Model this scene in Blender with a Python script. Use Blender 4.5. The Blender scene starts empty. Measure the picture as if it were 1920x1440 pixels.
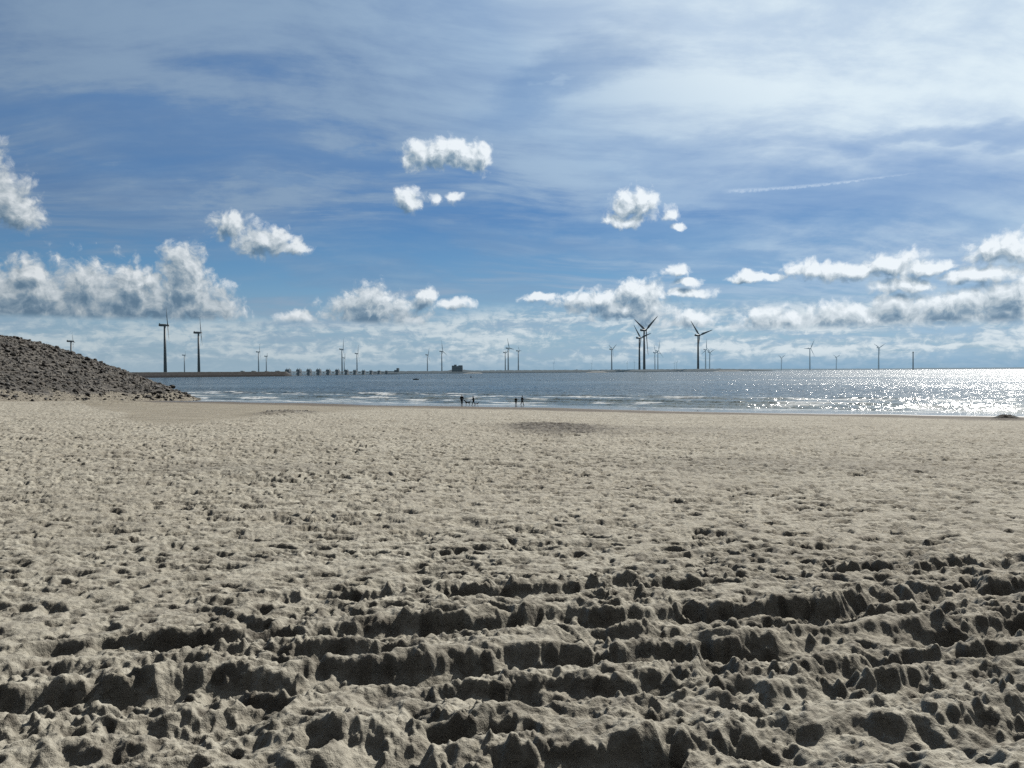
import bpy, math, random
import numpy as np
from mathutils import Matrix, Vector, Euler
R = math.radians
SC = bpy.context.scene
COL = SC.collection
random.seed(7)

# ------------------------------------------------------------------ camera
F = 1440.0                       # focal length in pixels of the 1920 px wide photograph
PITCH, ROLL = 23.5/F, 0.0065
CAMZ = 6.0
CM = Matrix.Rotation(math.pi/2-PITCH, 3, 'X') @ Matrix.Rotation(-ROLL, 3, 'Z')
cam = bpy.data.cameras.new('camera'); camo = bpy.data.objects.new('camera', cam); COL.objects.link(camo)
cam.sensor_width = 36; cam.lens = 36*F/1920; cam.clip_start = .05; cam.clip_end = 80000
camo.matrix_world = Matrix.Translation((0, 0, CAMZ)) @ CM.to_4x4()
SC.camera = camo
def ray(px, py): return (CM @ Vector(((px-960)/F, -(py-720)/F, -1))).normalized()
def at_depth(px, py, Y):
    d = ray(px, py); k = Y/d.y
    return Vector((d.x*k, Y, CAMZ+d.z*k))
def horizon_y(px): return 720-23.5-(px-960)*ROLL
def azel(px, py):
    d = ray(px, py); return math.degrees(math.atan2(d.x, d.y)), math.degrees(math.asin(d.z))

# ------------------------------------------------------------------ helpers
def tag(o, label=None, cat=None, group=None, kind=None):
    if label: o['label'] = label
    if cat: o['category'] = cat
    if group: o['group'] = group
    if kind: o['kind'] = kind
    return o
def empty(name, loc, rz=0):
    o = bpy.data.objects.new(name, None); COL.objects.link(o); o.location = loc; o.rotation_euler = (0, 0, rz)
    o.empty_display_size = .2
    return o
class MB:
    def __init__(s): s.v = []; s.f = []
    def add(s, vs, fs):
        b = len(s.v); s.v += [tuple(v) for v in vs]; s.f += [tuple(b+i for i in f) for f in fs]; return s
    def box(s, c, d, rz=0, top=1.0):
        hx, hy, hz = d[0]/2, d[1]/2, d[2]/2
        vs = []
        for z, k in ((-hz, 1), (hz, top)):
            for x, y in ((-hx, -hy), (hx, -hy), (hx, hy), (-hx, hy)):
                X, Y = x*k, y*k
                vs.append((c[0]+X*math.cos(rz)-Y*math.sin(rz), c[1]+X*math.sin(rz)+Y*math.cos(rz), c[2]+z))
        return s.add(vs, [(3, 2, 1, 0), (4, 5, 6, 7), (0, 1, 5, 4), (1, 2, 6, 5), (2, 3, 7, 6), (3, 0, 4, 7)])
    def rings(s, rings, cap=True):
        n = len(rings[0]); vs = [v for r in rings for v in r]; fs = []
        for i in range(len(rings)-1):
            for j in range(n):
                k = (j+1) % n; fs.append((i*n+j, i*n+k, (i+1)*n+k, (i+1)*n+j))
        if cap: fs += [tuple(range(n-1, -1, -1)), tuple((len(rings)-1)*n+j for j in range(n))]
        return s.add(vs, fs)
    def tube(s, p0, p1, r0, r1, n=12):
        p0, p1 = Vector(p0), Vector(p1); d = (p1-p0).normalized()
        a = d.orthogonal().normalized(); b = d.cross(a)
        rg = [[p+(a*math.cos(t)+b*math.sin(t))*r for t in [2*math.pi*j/n for j in range(n)]] for p, r in ((p0, r0), (p1, r1))]
        return s.rings(rg)
    def build(s, name, mat, parent=None, smooth=False):
        me = bpy.data.meshes.new(name); me.from_pydata(s.v, [], s.f); me.update()
        if smooth: me.polygons.foreach_set('use_smooth', [True]*len(me.polygons))
        return link_mesh(name, me, mat, parent)
def link_mesh(name, me, mat, parent=None):
    if mat: me.materials.append(mat)
    o = bpy.data.objects.new(name, me); COL.objects.link(o)
    if parent: o.parent = parent
    return o
def np_mesh(name, V, Q, smooth=True):
    me = bpy.data.meshes.new(name)
    me.vertices.add(len(V)); me.vertices.foreach_set('co', V.astype(np.float32).ravel())
    k = Q.shape[1]
    me.loops.add(Q.size); me.loops.foreach_set('vertex_index', Q.astype(np.int32).ravel())
    me.polygons.add(len(Q)); me.polygons.foreach_set('loop_start', np.arange(0, Q.size, k, dtype=np.int32))
    me.polygons.foreach_set('use_smooth', np.full(len(Q), smooth))
    me.update(calc_edges=True); return me
def grid_quads(nr, nc, wrap=False):
    i = np.arange(nr-1)[:, None]; j = np.arange(nc if wrap else nc-1)[None, :]; k = (j+1) % nc
    return np.stack([i*nc+j, i*nc+k, (i+1)*nc+k, (i+1)*nc+j], -1).reshape(-1, 4)

# numpy noise
_rng = np.random.RandomState(3)
_P = _rng.permutation(4096)
_A = _rng.rand(4096)*2*np.pi; _GX = np.cos(_A); _GY = np.sin(_A); _U = _rng.rand(4096); _U2 = _rng.rand(4096); _U3 = _rng.rand(4096)
def _h(ix, iy, seed=0): return _P[(_P[(ix+seed*131) & 4095]+iy) & 4095]
def perlin(x, y, seed=0):
    ix = np.floor(x).astype(np.int64); iy = np.floor(y).astype(np.int64); fx = x-ix; fy = y-iy
    u = fx*fx*fx*(fx*(fx*6-15)+10); v = fy*fy*fy*(fy*(fy*6-15)+10)
    def g(a, b):
        h = _h(ix+a, iy+b, seed); return _GX[h]*(fx-a)+_GY[h]*(fy-b)
    n0 = g(0, 0)*(1-u)+g(1, 0)*u; n1 = g(0, 1)*(1-u)+g(1, 1)*u
    return (n0*(1-v)+n1*v)*1.4
def fbm(x, y, o=4, seed=0, gain=.5):
    s = 0; a = 1; n = 0
    for i in range(o):
        s = s+a*perlin(x*2**i+i*17.3, y*2**i-i*9.1, seed+i); n += a; a *= gain
    return s/n
def sstep(a, b, x):
    t = np.clip((x-a)/(b-a), 0, 1); return t*t*(3-2*t)
def pits(x, y, cell, seed, r0, r1, elong=1.9, dens=.8, wall=.45):
    """footprint-like dents, one per lattice cell: returns depth (0..1, plus a low rim)"""
    gx = x/cell; gy = y/cell; ix = np.floor(gx).astype(np.int64); iy = np.floor(gy).astype(np.int64)
    out = np.zeros_like(x); rim = np.zeros_like(x)
    for a in (-1, 0, 1):
        for b in (-1, 0, 1):
            h = _h(ix+a, iy+b, seed)
            cx = (ix+a+_U[h])*cell; cy = (iy+b+_U2[h])*cell
            th = _U3[h]*6.283; r = r0+(r1-r0)*_U[(h*7) & 4095]; on = _U2[(h*13) & 4095] < dens
            dx = x-cx; dy = y-cy; c = np.cos(th); s = np.sin(th)
            q = np.sqrt(((dx*c+dy*s)/elong)**2+(-dx*s+dy*c)**2)/r
            amp = on*(.4+.6*_U3[(h*5) & 4095])
            out = np.maximum(out, amp*(1-sstep(1-wall, 1.0, q)))
            rim = np.maximum(rim, amp*np.exp(-((q-1.18)/.22)**2))
    return out, rim

# ------------------------------------------------------------------ beach shape
NX, NY = .475, .88               # unit-ish normal of the shoreline: s = distance toward the sea
def s_of(x, y): return (x*NX+y*NY)
def beach_h(s):                  # how far the beach lies below the eye
    return np.interp(s, [-400, -5, 0, 20, 60, 95, 120, 140, 175, 400], [1.4, 1.5, 1.6, 2.33, 3.92, 5.3, 6.0, 7.2, 14, 14])
def track_frame(x, y): return x*.973+y*.232, -x*.232+y*.973
RUTS = [(6.15, .12, .15, 1), (5.30, .16, .19, 3), (4.88, .14, .17, 4), (4.45, .16, .20, 5), (4.02, .13, .17, 6), (3.62, .15, .18, 7), (3.2, .15, .20, 8), (2.35, .15, .19, 10), (1.9, .14, .17, 11), (1.4, .15, .2, 12), (.8, .15, .2, 13)]
_T = np.arange(-40, 40, .02)
def line_noise(u, f, o, seed):      # cheap noise along one axis
    return np.interp(u, _T, fbm(_T*f, np.full_like(_T, seed*3.37), o, seed))
def sand_detail(x, y):
    r = np.sqrt(x*x+y*y)
    far = np.clip(r/13, 1, 2.0)
    w1 = fbm(x*1.6, y*1.6, 3, 41); w2 = fbm(x*6, y*6, 3, 45); w3 = perlin(x*3.1, y*3.1, 46)
    z = .035*fbm(x*.35, y*.35, 3, 1)+.02*w1
    isfar = np.clip((r-5)/6, 0, 1)+.7*sstep(14, 32, r)
    isn = r < 14
    if isn.any():
        X, Y = x[isn], y[isn]; W1, W2 = w1[isn], w2[isn]
        u, v = track_frame(X, Y)
        v = v-.004*(u-1)**2
        edge = .022*perlin(u*11, v*5, 47)+.012*perlin(u*26, v*10, 48)+.006*perlin(u*60, v*20, 57)
        wv = v+.17*W1+.045*W2+edge
        trk = sstep(6.9, 6.3, v+.3*W1)*sstep(-8.5, -6, u)*sstep(-3.4, -1.0, u-1.1*(v-4.6)+8*(v < 4.6))
        rz = 0
        for vc, dep, w, sd in RUTS:
            c = vc+.24*line_noise(u, .45, 3, 50+sd)+.07*line_noise(u, 2.0, 3, 80+sd)
            m = sstep(-.24, .10, line_noise(u, .75, 3, 60+sd)+(.12 if sd in (1, 3, 5, 8) else 0))
            ww = w*(1+.7*line_noise(u, .9, 2, 70+sd)); dd = dep*(1+.6*line_noise(u, 1.3, 2, 90+sd))
            t = (wv-c)/ww
            wl = .16+.95*sstep(-.25, .35, line_noise(u, 1.1, 2, 130+sd))
            q = np.clip((t-.42+.4*(wl-.3))/wl, 0, 1)
            prof = sstep(-1.6, -.1, t)*(1-q*q*(3-2*q))
            berm = np.exp(-((t-1.15)/.6)**2)*.45+np.exp(-((t+1.3)/.45)**2)*.2
            lug = 1-.22*sstep(-.1, .3, line_noise(u, .6, 2, 30+sd))*(.5+.5*np.sin(u*2*np.pi/.13+sd*2+5*W1))
            rz = rz+(-prof*lug+berm*.8)*dd*m
        rz = rz*(.40+.90*np.clip(W1+.3, 0, 1))*np.interp(v, [1.5, 4.5], [.78, 1])
        # deep boot holes trodden across the ruts
        p0, r0 = pits(X+.05*W2, Y+.05*W2, .42, 17, .06, .12, 1.4, .6, .42)
        rz = rz-.075*p0+.02*r0
        b1 = np.abs(perlin(X*3.6+.3*W2, Y*4.6, 201)); b2 = np.abs(perlin(X*8.5+.4*W2, Y*10.5, 202)); b3 = np.abs(perlin(X*19, Y*22, 203))
        chop = .35+.9*sstep(-.2, .3, fbm(X*.8, Y*.8, 2, 204))
        rz = rz+chop*(.052*(.28-b1)+.036*(.28-b2)+.018*(.28-b3))
        # clods thrown up beside the tracks
        c1, _ = pits(X+.02*W2, Y+.02*W1, .17, 19, .016, .045, 1.3, .6, .55)
        c2, _ = pits(X+.01*W2, Y, .07, 20, .009, .022, 1.25, .55, .6)
        crumb = sstep(-.15, .2, fbm(X*1.3, Y*1.3, 2, 22))
        rz = rz+(c1*.055+c2*.026)*crumb+.012*np.abs(perlin(X*24, Y*24, 49))*crumb
        z[isn] = z[isn]+trk*rz; TK = np.zeros_like(x); TK[isn] = trk
    else: TK = 0
    z0 = z; z = 0
    dn = np.clip(.55+1.5*fbm(x*.16, y*.3, 3, 160), .1, 1.3)
    # broken crust: small scarps with flat tops, longer across the view than they are deep
    def terr(n): f = np.floor(n); q = n-f; return f+sstep(.38, .62, q)
    ta = fbm(x*1.15+.2*w3, y*1.9, 3, 150)*4.2+.35*w2; tb = fbm(x*2.9, y*4.4+.2*w3, 2, 153)*3.2+.4*w2
    z = z+(.021+.011*isfar)*(.5+dn)*terr(ta)*.8+(.006+.005*isfar)*(.4+dn)*terr(tb)
    # footprints, worn and overlapping, everywhere
    ys = y*1.35
    p1, r1 = pits(x+.10*w3+.04*w2, ys+.10*w1+.04*w2, .46, 3, .07, .14, 1.8, .85, .55)
    p2, r2 = pits(x+.05*w2, ys+.05*w3, .23, 9, .035, .08, 1.6, .8, .6)
    dens = np.clip(.85+.75*fbm(x*.22, y*.22, 3, 12)+.5*w3, .2, 1.4)
    z = z+dens*(1+.95*np.minimum(isfar, 1.5))*(-.047*p1+.014*r1-.034*p2+.008*r2)
    # churned lumps
    z = z+dens*(1+.7*isfar)*(.015*(np.abs(w2)-.2)+.014*w2)+.011*(1+.6*isfar)*fbm(x*17, y*17, 2, 23)
    zb = .021*fbm(x*.6, y*.6, 2, 165); z = np.where(z > zb, zb+(z-zb)*.5, z)
    z = z0+z*(1-.1*TK)
    damp_shade = np.clip(dens*np.maximum(p1*.8, p2)+.7*sstep(.15, .5, w2)-.1, 0, 1)  # damp sand in the dents, its darkness also standing in for their shade
    return z, damp_shade
def erode(H, dx, n, talus, rate=.22, mask=None):
    for _ in range(n):
        for ax in (0, 1):
            d = np.diff(H, axis=ax)
            ex = np.sign(d)*np.maximum(np.abs(d)-talus*dx, 0)*rate
            if mask is not None: ex = ex*(mask[1:, :] if ax == 0 else mask[:, 1:])
            if ax == 0: H[:-1] += ex; H[1:] -= ex
            else: H[:, :-1] += ex; H[:, 1:] -= ex
    return H
def smooth_patch_mask(x, y):
    """1 where the sand stays rough, lower on the firm path, the moist foreshore and under water"""
    s = s_of(x, y)
    m = 1-.93*sstep(84, 97, s+2.5*fbm(x*.06, y*.06, 3, 31))
    return m
def ground_at(px, py):
    d = ray(px, py); lo, hi = 2.0, 400.0; ks = np.geomspace(2, 400, 1500)
    hit = np.nonzero(ks*d.z < -beach_h(s_of(d.x*ks, d.y*ks)))[0]
    if len(hit) and hit[0] > 0: lo, hi = float(ks[hit[0]-1]), float(ks[hit[0]])
    for _ in range(50):
        k = (lo+hi)/2; x, y, z = d.x*k, d.y*k, d.z*k
        if z < -float(beach_h(s_of(x, y))): hi = k
        else: lo = k
    return Vector((d.x*lo, d.y*lo, CAMZ+d.z*lo))
EDGE = [(-300, 749), (90, 751), (150, 757), (200, 770), (240, 784), (290, 794), (370, 794), (480, 784), (560, 774), (700, 768), (960, 768.5), (1400, 777), (1920, 788), (2400, 797)]
def path_mask(x, y):
    """the firm, smoother foreshore: everything beyond a winding edge"""
    g = [ground_at(*p) for p in EDGE]; t_ = np.array([p.x/p.y for p in g]); yy = np.array([p.y for p in g])
    ok = y > 10; yb = np.interp(np.where(ok, x/np.maximum(y, 1), 0)+.035*fbm(x*.06, y*.06, 3, 32), t_, yy)
    return np.where(ok, sstep(-5, 6, y-yb+7*fbm(x*.07, y*.07, 3, 33)+3*fbm(x*.4, y*.4, 2, 34)), 0)
def polar(rs, ths):
    rr, tt = np.meshgrid(rs, ths, indexing='ij'); return rr*np.sin(tt), rr*np.cos(tt)
def angs(nf, half, nc):
    a = np.linspace(-half, half, nf); b = np.linspace(half, 2*math.pi-half, nc+2)[1:-1]; return np.concatenate([a, b])

# near raster, eroded
def build_sand():
    q = 1.0
    dx = .0105*q
    gx = np.arange(-6.6, 7.6, dx); gy = np.arange(.6, 8.7, dx)
    GX, GY = np.meshgrid(gx, gy)
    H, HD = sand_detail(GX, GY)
    soft = .0+1.0*sstep(-.10, .10, fbm(GX*1.5, GY*1.5, 3, 90))
    H = erode(H, dx, 3, 1.7, .22)
    L = erode(H[::2, ::2].copy(), dx*2, int(90/q), .60, .24)
    L = L[np.minimum(np.arange(H.shape[0])//2, L.shape[0]-1)][:, np.minimum(np.arange(H.shape[1])//2, L.shape[1]-1)]
    L[1:-1, 1:-1] = (L[:-2, 1:-1]+L[2:, 1:-1]+L[1:-1, :-2]+L[1:-1, 2:]+2*L[1:-1, 1:-1])/6; L[1:-1, 1:-1] = (L[:-2, 1:-1]+L[2:, 1:-1]+L[1:-1, :-2]+L[1:-1, 2:])/4
    L += .0               # what slides down and piles up as smooth aprons
    H = np.where(soft > .0, np.maximum(H, L-.008)*soft+H*(1-soft), H)
    # sand runs: fine flutes below the steep faces
    gyd = np.gradient(H, axis=0)/dx
    steep = sstep(.35, .8, np.abs(gyd))
    H += steep*.008*perlin(GX*26, GY*5, 91)+.004*perlin(GX*30, GY*30, 92)+.0028*perlin(GX*62, GY*62, 93)*(1-.0*soft)
    rs = np.concatenate([np.geomspace(.5, 1.6, 30)[:-1], np.exp(np.arange(math.log(1.6), math.log(9), .0029*q)), np.exp(np.arange(math.log(9.03), math.log(150), .0046*q)), np.geomspace(155, 30000, 50)])
    ths = angs(int(1400/q), R(44), 90)
    X, Y = polar(rs, ths)
    s = s_of(X, Y); al = X*NY-Y*NX; s = s+sstep(85, 105, s)*(5.5*fbm(al*.018, al*0, 3, 210)+1.6*fbm(al*.09, s*.03, 2, 211)); h = beach_h(s)
    r = np.sqrt(X*X+Y*Y)
    fx = (X-gx[0])/dx; fy = (Y-gy[0])/dx
    ok = (fx > 0) & (fx < len(gx)-2) & (fy > 0) & (fy < len(gy)-2)
    w = np.where(ok, sstep(0, .8, np.minimum(np.minimum(X-gx[0], gx[-1]-X), np.minimum(Y-gy[0]+.8, gy[-1]-Y))), 0)
    Z = np.zeros_like(X); need = (w < 1) & (r < 175)
    DM = np.zeros_like(X)
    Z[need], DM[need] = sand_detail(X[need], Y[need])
    n = ok; ix = fx[n].astype(int); iy = fy[n].astype(int); tx = fx[n]-ix; ty = fy[n]-iy
    S = (H[iy, ix]*(1-tx)+H[iy, ix+1]*tx)*(1-ty)+(H[iy+1, ix]*(1-tx)+H[iy+1, ix+1]*tx)*ty
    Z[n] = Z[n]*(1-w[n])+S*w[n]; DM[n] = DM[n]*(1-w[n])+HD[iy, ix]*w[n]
    rough = smooth_patch_mask(X, Y); pm = path_mask(X, Y)
    amp = rough*(1-.7*pm)*sstep(170, 100, r)
    tr = -.12*sstep(6, 0, np.abs(pm-.5)*12)*0
    Z = Z*amp
    # broad swells of the beach
    Z += .16*fbm(X*.05, Y*.05, 2, 35)*sstep(6, 25, r)*sstep(118, 90, s)+.05*fbm(X*.2, Y*.2, 2, 36)*sstep(110, 90, s)*sstep(8, 30, r)
    # low banks: rough hollow in the middle, mound with stones, heap at the water's edge
    def bump(cx, cy, rx, ry): return np.exp(-(((X-cx)/rx)**2+((Y-cy)/ry)**2))
    for (px, py, rx, ry, hh) in FEATURES:
        c = ground_at(px, py); Z += hh*bump(c.x, c.y, rx, ry)*(1+.35*fbm(X*1.3, Y*1.3, 3, 37))
    Z = Z*1.0+CAMZ-h
    # albedo zones -> colour attribute: R wetness, G dark litter, B warm tint
    wet = sstep(86, 96, s+2.5*fbm(X*.05, Y*.05, 3, 38)+1.0*fbm(X*.3, Y*.3, 2, 39))
    film = sstep(99, 108, s+3*fbm(X*.04, Y*.04, 3, 47))
    lit = np.zeros_like(X)
    for (px, py, rx, ry, a) in LITTER:
        c = ground_at(px, py)
        lit = np.maximum(lit, a*sstep(1.15, .35, np.sqrt(((X-c.x)/rx)**2+((Y-c.y)/ry)**2)+.45*fbm(X*.5, Y*.5, 3, 42)))
    lit = np.maximum(lit, .75*sstep(.08, .3, fbm((X*.88-Y*.475)*.09, s*.75, 3, 43))*sstep(80, 88, s)*sstep(101, 95, s))
    warm = np.clip(.5+1.2*fbm(X*.12, Y*.12, 3, 44), 0, 1)*.6
    V = np.stack([X, Y, Z], -1).reshape(-1, 3)
    nr, nc = X.shape
    Q = grid_quads(nr, nc, True)
    me = np_mesh('beach_sand', V, Q)
    ca = me.color_attributes.new('zones', 'FLOAT_COLOR', 'POINT')
    c4 = np.stack([wet, lit, np.clip(warm, 0, 1.0), film], -1).astype(np.float32)
    ca.data.foreach_set('color', c4.ravel())
    c2 = me.color_attributes.new('ground', 'FLOAT_COLOR', 'POINT')
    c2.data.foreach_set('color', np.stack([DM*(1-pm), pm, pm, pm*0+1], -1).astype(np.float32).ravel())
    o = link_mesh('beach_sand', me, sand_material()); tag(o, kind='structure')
    return o
FEATURES = [(545, 779, 3.0, 3, .38), (1050, 812, 3.6, 2.5, -.25), (1050, 799, 4, 2.5, .2), (590, 890, 3, 1.2, .12), (200, 760, 10, 6, .6)]
LITTER = [(1050, 802, 3.9, 5.5, 1.0), (1885, 786, 1.6, 1.0, 1), (545, 778, 3.4, 5.0, .95), (1250, 805, 9, 6, .3), (480, 880, 3.5, 1.6, .35), (1480, 870, 6, 3, .3)]

# ------------------------------------------------------------------ node helper
class NT:
    def __init__(s, tree): s.t = tree; s.n = tree.nodes; s.l = tree.links
    def node(s, typ, **kw):
        n = s.n.new(typ)
        for k, v in kw.items(): setattr(n, k, v)
        return n
    def put(s, sock, v):
        if v is None: return
        if isinstance(v, bpy.types.NodeSocket): s.l.new(v, sock)
        elif isinstance(v, (tuple, list)) and sock.type == 'RGBA' and len(v) == 3: sock.default_value = (*v, 1)
        elif isinstance(v, (tuple, list)) or sock.type != 'VECTOR': sock.default_value = v
        else: sock.default_value = (v, v, v)
    def m(s, op, a, b=None, c=None, clamp=False):
        n = s.node('ShaderNodeMath', operation=op); n.use_clamp = clamp
        for i, v in enumerate((a, b, c)): s.put(n.inputs[i], v) if i < len(n.inputs) else None
        return n.outputs[0]
    def vm(s, op, a, b=None, c=None, out=0):
        n = s.node('ShaderNodeVectorMath', operation=op)
        if op == 'SCALE': s.put(n.inputs[0], a); s.put(n.inputs['Scale'], b)
        else:
            for i, v in enumerate((a, b, c)):
                if v is not None: s.put(n.inputs[i], v)
        return n.outputs['Value'] if out == 'v' else n.outputs[0]
    def noise(s, vec, scale, detail=2, rough=.5, dim='3D', out=0, lac=2.0, dist=0, typ=None):
        n = s.node('ShaderNodeTexNoise', noise_dimensions=dim)
        if typ: n.noise_type = typ
        s.put(n.inputs['Vector'], vec); n.inputs['Scale'].default_value = scale; n.inputs['Detail'].default_value = detail
        n.inputs['Roughness'].default_value = rough; n.inputs['Lacunarity'].default_value = lac; n.inputs['Distortion'].default_value = dist
        return n.outputs[out]
    def vor(s, vec, scale, detail=0, rough=.5, dim='3D', feat='F1', out='Distance', rnd=1):
        n = s.node('ShaderNodeTexVoronoi', voronoi_dimensions=dim, feature=feat)
        s.put(n.inputs['Vector'], vec); n.inputs['Scale'].default_value = scale; n.inputs['Detail'].default_value = detail
        n.inputs['Roughness'].default_value = rough; n.inputs['Randomness'].default_value = rnd
        return n.outputs[out]
    def ss(s, x, a, b, c=0.0, d=1.0, lin=False):
        n = s.node('ShaderNodeMapRange', interpolation_type='LINEAR' if lin else 'SMOOTHSTEP')
        for i, v in enumerate((x, a, b, c, d)): s.put(n.inputs[i], v)
        return n.outputs[0]
    def mix(s, f, a, b, typ='MIX'):
        n = s.node('ShaderNodeMix', data_type='RGBA', blend_type=typ)
        s.put(n.inputs[0], f); s.put(n.inputs[6], a); s.put(n.inputs[7], b); return n.outputs[2]
    def xyz(s, v): n = s.node('ShaderNodeSeparateXYZ'); s.put(n.inputs[0], v); return n.outputs
    def comb(s, x, y, z): n = s.node('ShaderNodeCombineXYZ'); s.put(n.inputs[0], x); s.put(n.inputs[1], y); s.put(n.inputs[2], z); return n.outputs[0]
    def ramp(s, f, stops):
        n = s.node('ShaderNodeValToRGB'); s.put(n.inputs[0], f); e = n.color_ramp.elements
        while len(e) < len(stops): e.new(.5)
        for i, (p, c) in enumerate(stops): e[i].position = p; e[i].color = (*c, 1)
        return n.outputs[0]
def lin(r, g, b):
    f = lambda c: (c/255/12.92 if c/255 <= .04045 else ((c/255+.055)/1.055)**2.4)
    return (f(r), f(g), f(b))
def mat(name):
    m = bpy.data.materials.new(name); m.use_nodes = True; t = NT(m.node_tree)
    return m, t, m.node_tree.nodes['Principled BSDF']
def simple_mat(name, col, rough=.8, var=.25, scale=1.0, haze=0, metal=0):
    m, t, b = mat(name)
    tc = t.node('ShaderNodeTexCoord').outputs['Object']
    n = t.noise(tc, scale, 4, .6)
    c2 = tuple(v*(1-var) for v in col); c3 = tuple(min(1, v*(1+var)) for v in col)
    t.put(b.inputs['Base Color'], t.mix(t.ss(n, .3, .7), c2, c3))
    b.inputs['Roughness'].default_value = rough; b.inputs['Metallic'].default_value = metal
    if haze > 0:     # distance haze painted in: a pale glow mixed into the surface
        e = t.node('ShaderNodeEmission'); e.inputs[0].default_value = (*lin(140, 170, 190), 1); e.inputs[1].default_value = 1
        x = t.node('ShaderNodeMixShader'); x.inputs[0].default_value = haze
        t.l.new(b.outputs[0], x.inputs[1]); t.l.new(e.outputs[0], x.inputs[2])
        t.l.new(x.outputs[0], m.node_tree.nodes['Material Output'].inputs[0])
    return m

def sand_material():
    m, t, b = mat('sand')
    P = t.node('ShaderNodeNewGeometry').outputs['Position']
    at = t.node('ShaderNodeAttribute', attribute_name='zones')
    z = t.node('ShaderNodeSeparateColor'); t.put(z.inputs[0], at.outputs['Color'])
    wet, lit, warm = z.outputs[0], z.outputs[1], z.outputs[2]
    n1 = t.noise(P, .35, 5, .6); n2 = t.noise(P, 3.5, 5, .65); n3 = t.noise(P, 160, 2, .6); n4 = t.noise(P, 14, 4, .7)
    dry = t.mix(t.ss(n1, .35, .65), (.385, .362, .298), (.51, .485, .405))
    dry = t.mix(t.ss(n2, .35, .7, 0, .55), dry, (.30, .278, .22))
    dry = t.mix(t.m('MULTIPLY', warm, .45), dry, (.335, .295, .235))
    dry = t.mix(t.ss(n4, .52, .70, 0, .62), dry, (.20, .178, .138))
    n5 = t.noise(P, 5.5, 3, .6); dry = t.mix(t.ss(n5, .52, .64, 0, .62), dry, (.19, .172, .142))
    n6 = t.noise(P, 1.7, 4, .7); dry = t.mix(t.ss(n6, .50, .66, 0, .45), dry, (.22, .20, .165))
    dry = t.mix(t.ss(n3, .3, .7, 0, .3), dry, (.46, .425, .355))
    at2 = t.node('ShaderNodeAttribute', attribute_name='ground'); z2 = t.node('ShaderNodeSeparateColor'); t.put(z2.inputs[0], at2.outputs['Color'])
    dry = t.mix(t.m('MULTIPLY', z2.outputs[0], .8), dry, (.135, .12, .098))  # dents darkened in the colour, part damp sand, part painted shade
    firm = t.mix(t.ss(t.noise(t.vm('MULTIPLY', P, (.6, 1.6, 1)), .5, 5, .65), .38, .62), (.20, .175, .132), (.29, .26, .20))
    dry = t.mix(t.m('MULTIPLY', z2.outputs[1], .72), dry, firm)
    litc = t.mix(t.ss(n4, .42, .6), (.05, .045, .04), (.15, .135, .115))
    c = t.mix(t.m('MULTIPLY', lit, t.ss(n2, .35, .55, .45, 1)), dry, litc)
    wetc = t.mix(t.ss(n1, .35, .65), (.085, .070, .055), (.13, .108, .085))
    c = t.mix(t.m('MULTIPLY', wet, .92), c, wetc)
    t.put(b.inputs['Base Color'], c)
    t.put(b.inputs['Roughness'], t.ss(at.outputs['Alpha'], .0, 1, .95, .14))
    t.put(b.inputs['Specular IOR Level'], t.ss(at.outputs['Alpha'], 0, 1, .3, .75))
    b1 = t.node('ShaderNodeBump'); b1.inputs['Distance'].default_value = .017; t.put(b1.inputs['Strength'], t.ss(wet, 0, 1, .9, .1))
    hsum = t.m('ADD', t.m('MULTIPLY', t.noise(P, 32, 5, .66), 1.0), t.m('MULTIPLY', n3, .25))
    t.put(b1.inputs['Height'], hsum)
    b2 = t.node('ShaderNodeBump'); b2.inputs['Distance'].default_value = .12; t.put(b2.inputs['Strength'], t.ss(wet, 0, 1, .45, .03))
    t.put(b2.inputs['Height'], t.noise(P, 5.0, 3, .6)); t.l.new(b1.outputs[0], b2.inputs['Normal'])
    t.l.new(b2.outputs[0], b.inputs['Normal'])
    return m

# ------------------------------------------------------------------ sun and sky
SUN_AZ, SUN_EL = R(35), R(38)
SUND = Vector((math.sin(SUN_AZ)*math.cos(SUN_EL), math.cos(SUN_AZ)*math.cos(SUN_EL), math.sin(SUN_EL)))
sl = bpy.data.lights.new('sun', 'SUN'); sl.energy = 5.0; sl.angle = R(.53); sl.color = (1, .955, .88)
so = bpy.data.objects.new('sun', sl); COL.objects.link(so); so.location = (20, 30, 60)
so.rotation_euler = SUND.to_track_quat('Z', 'Y').to_euler()

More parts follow.
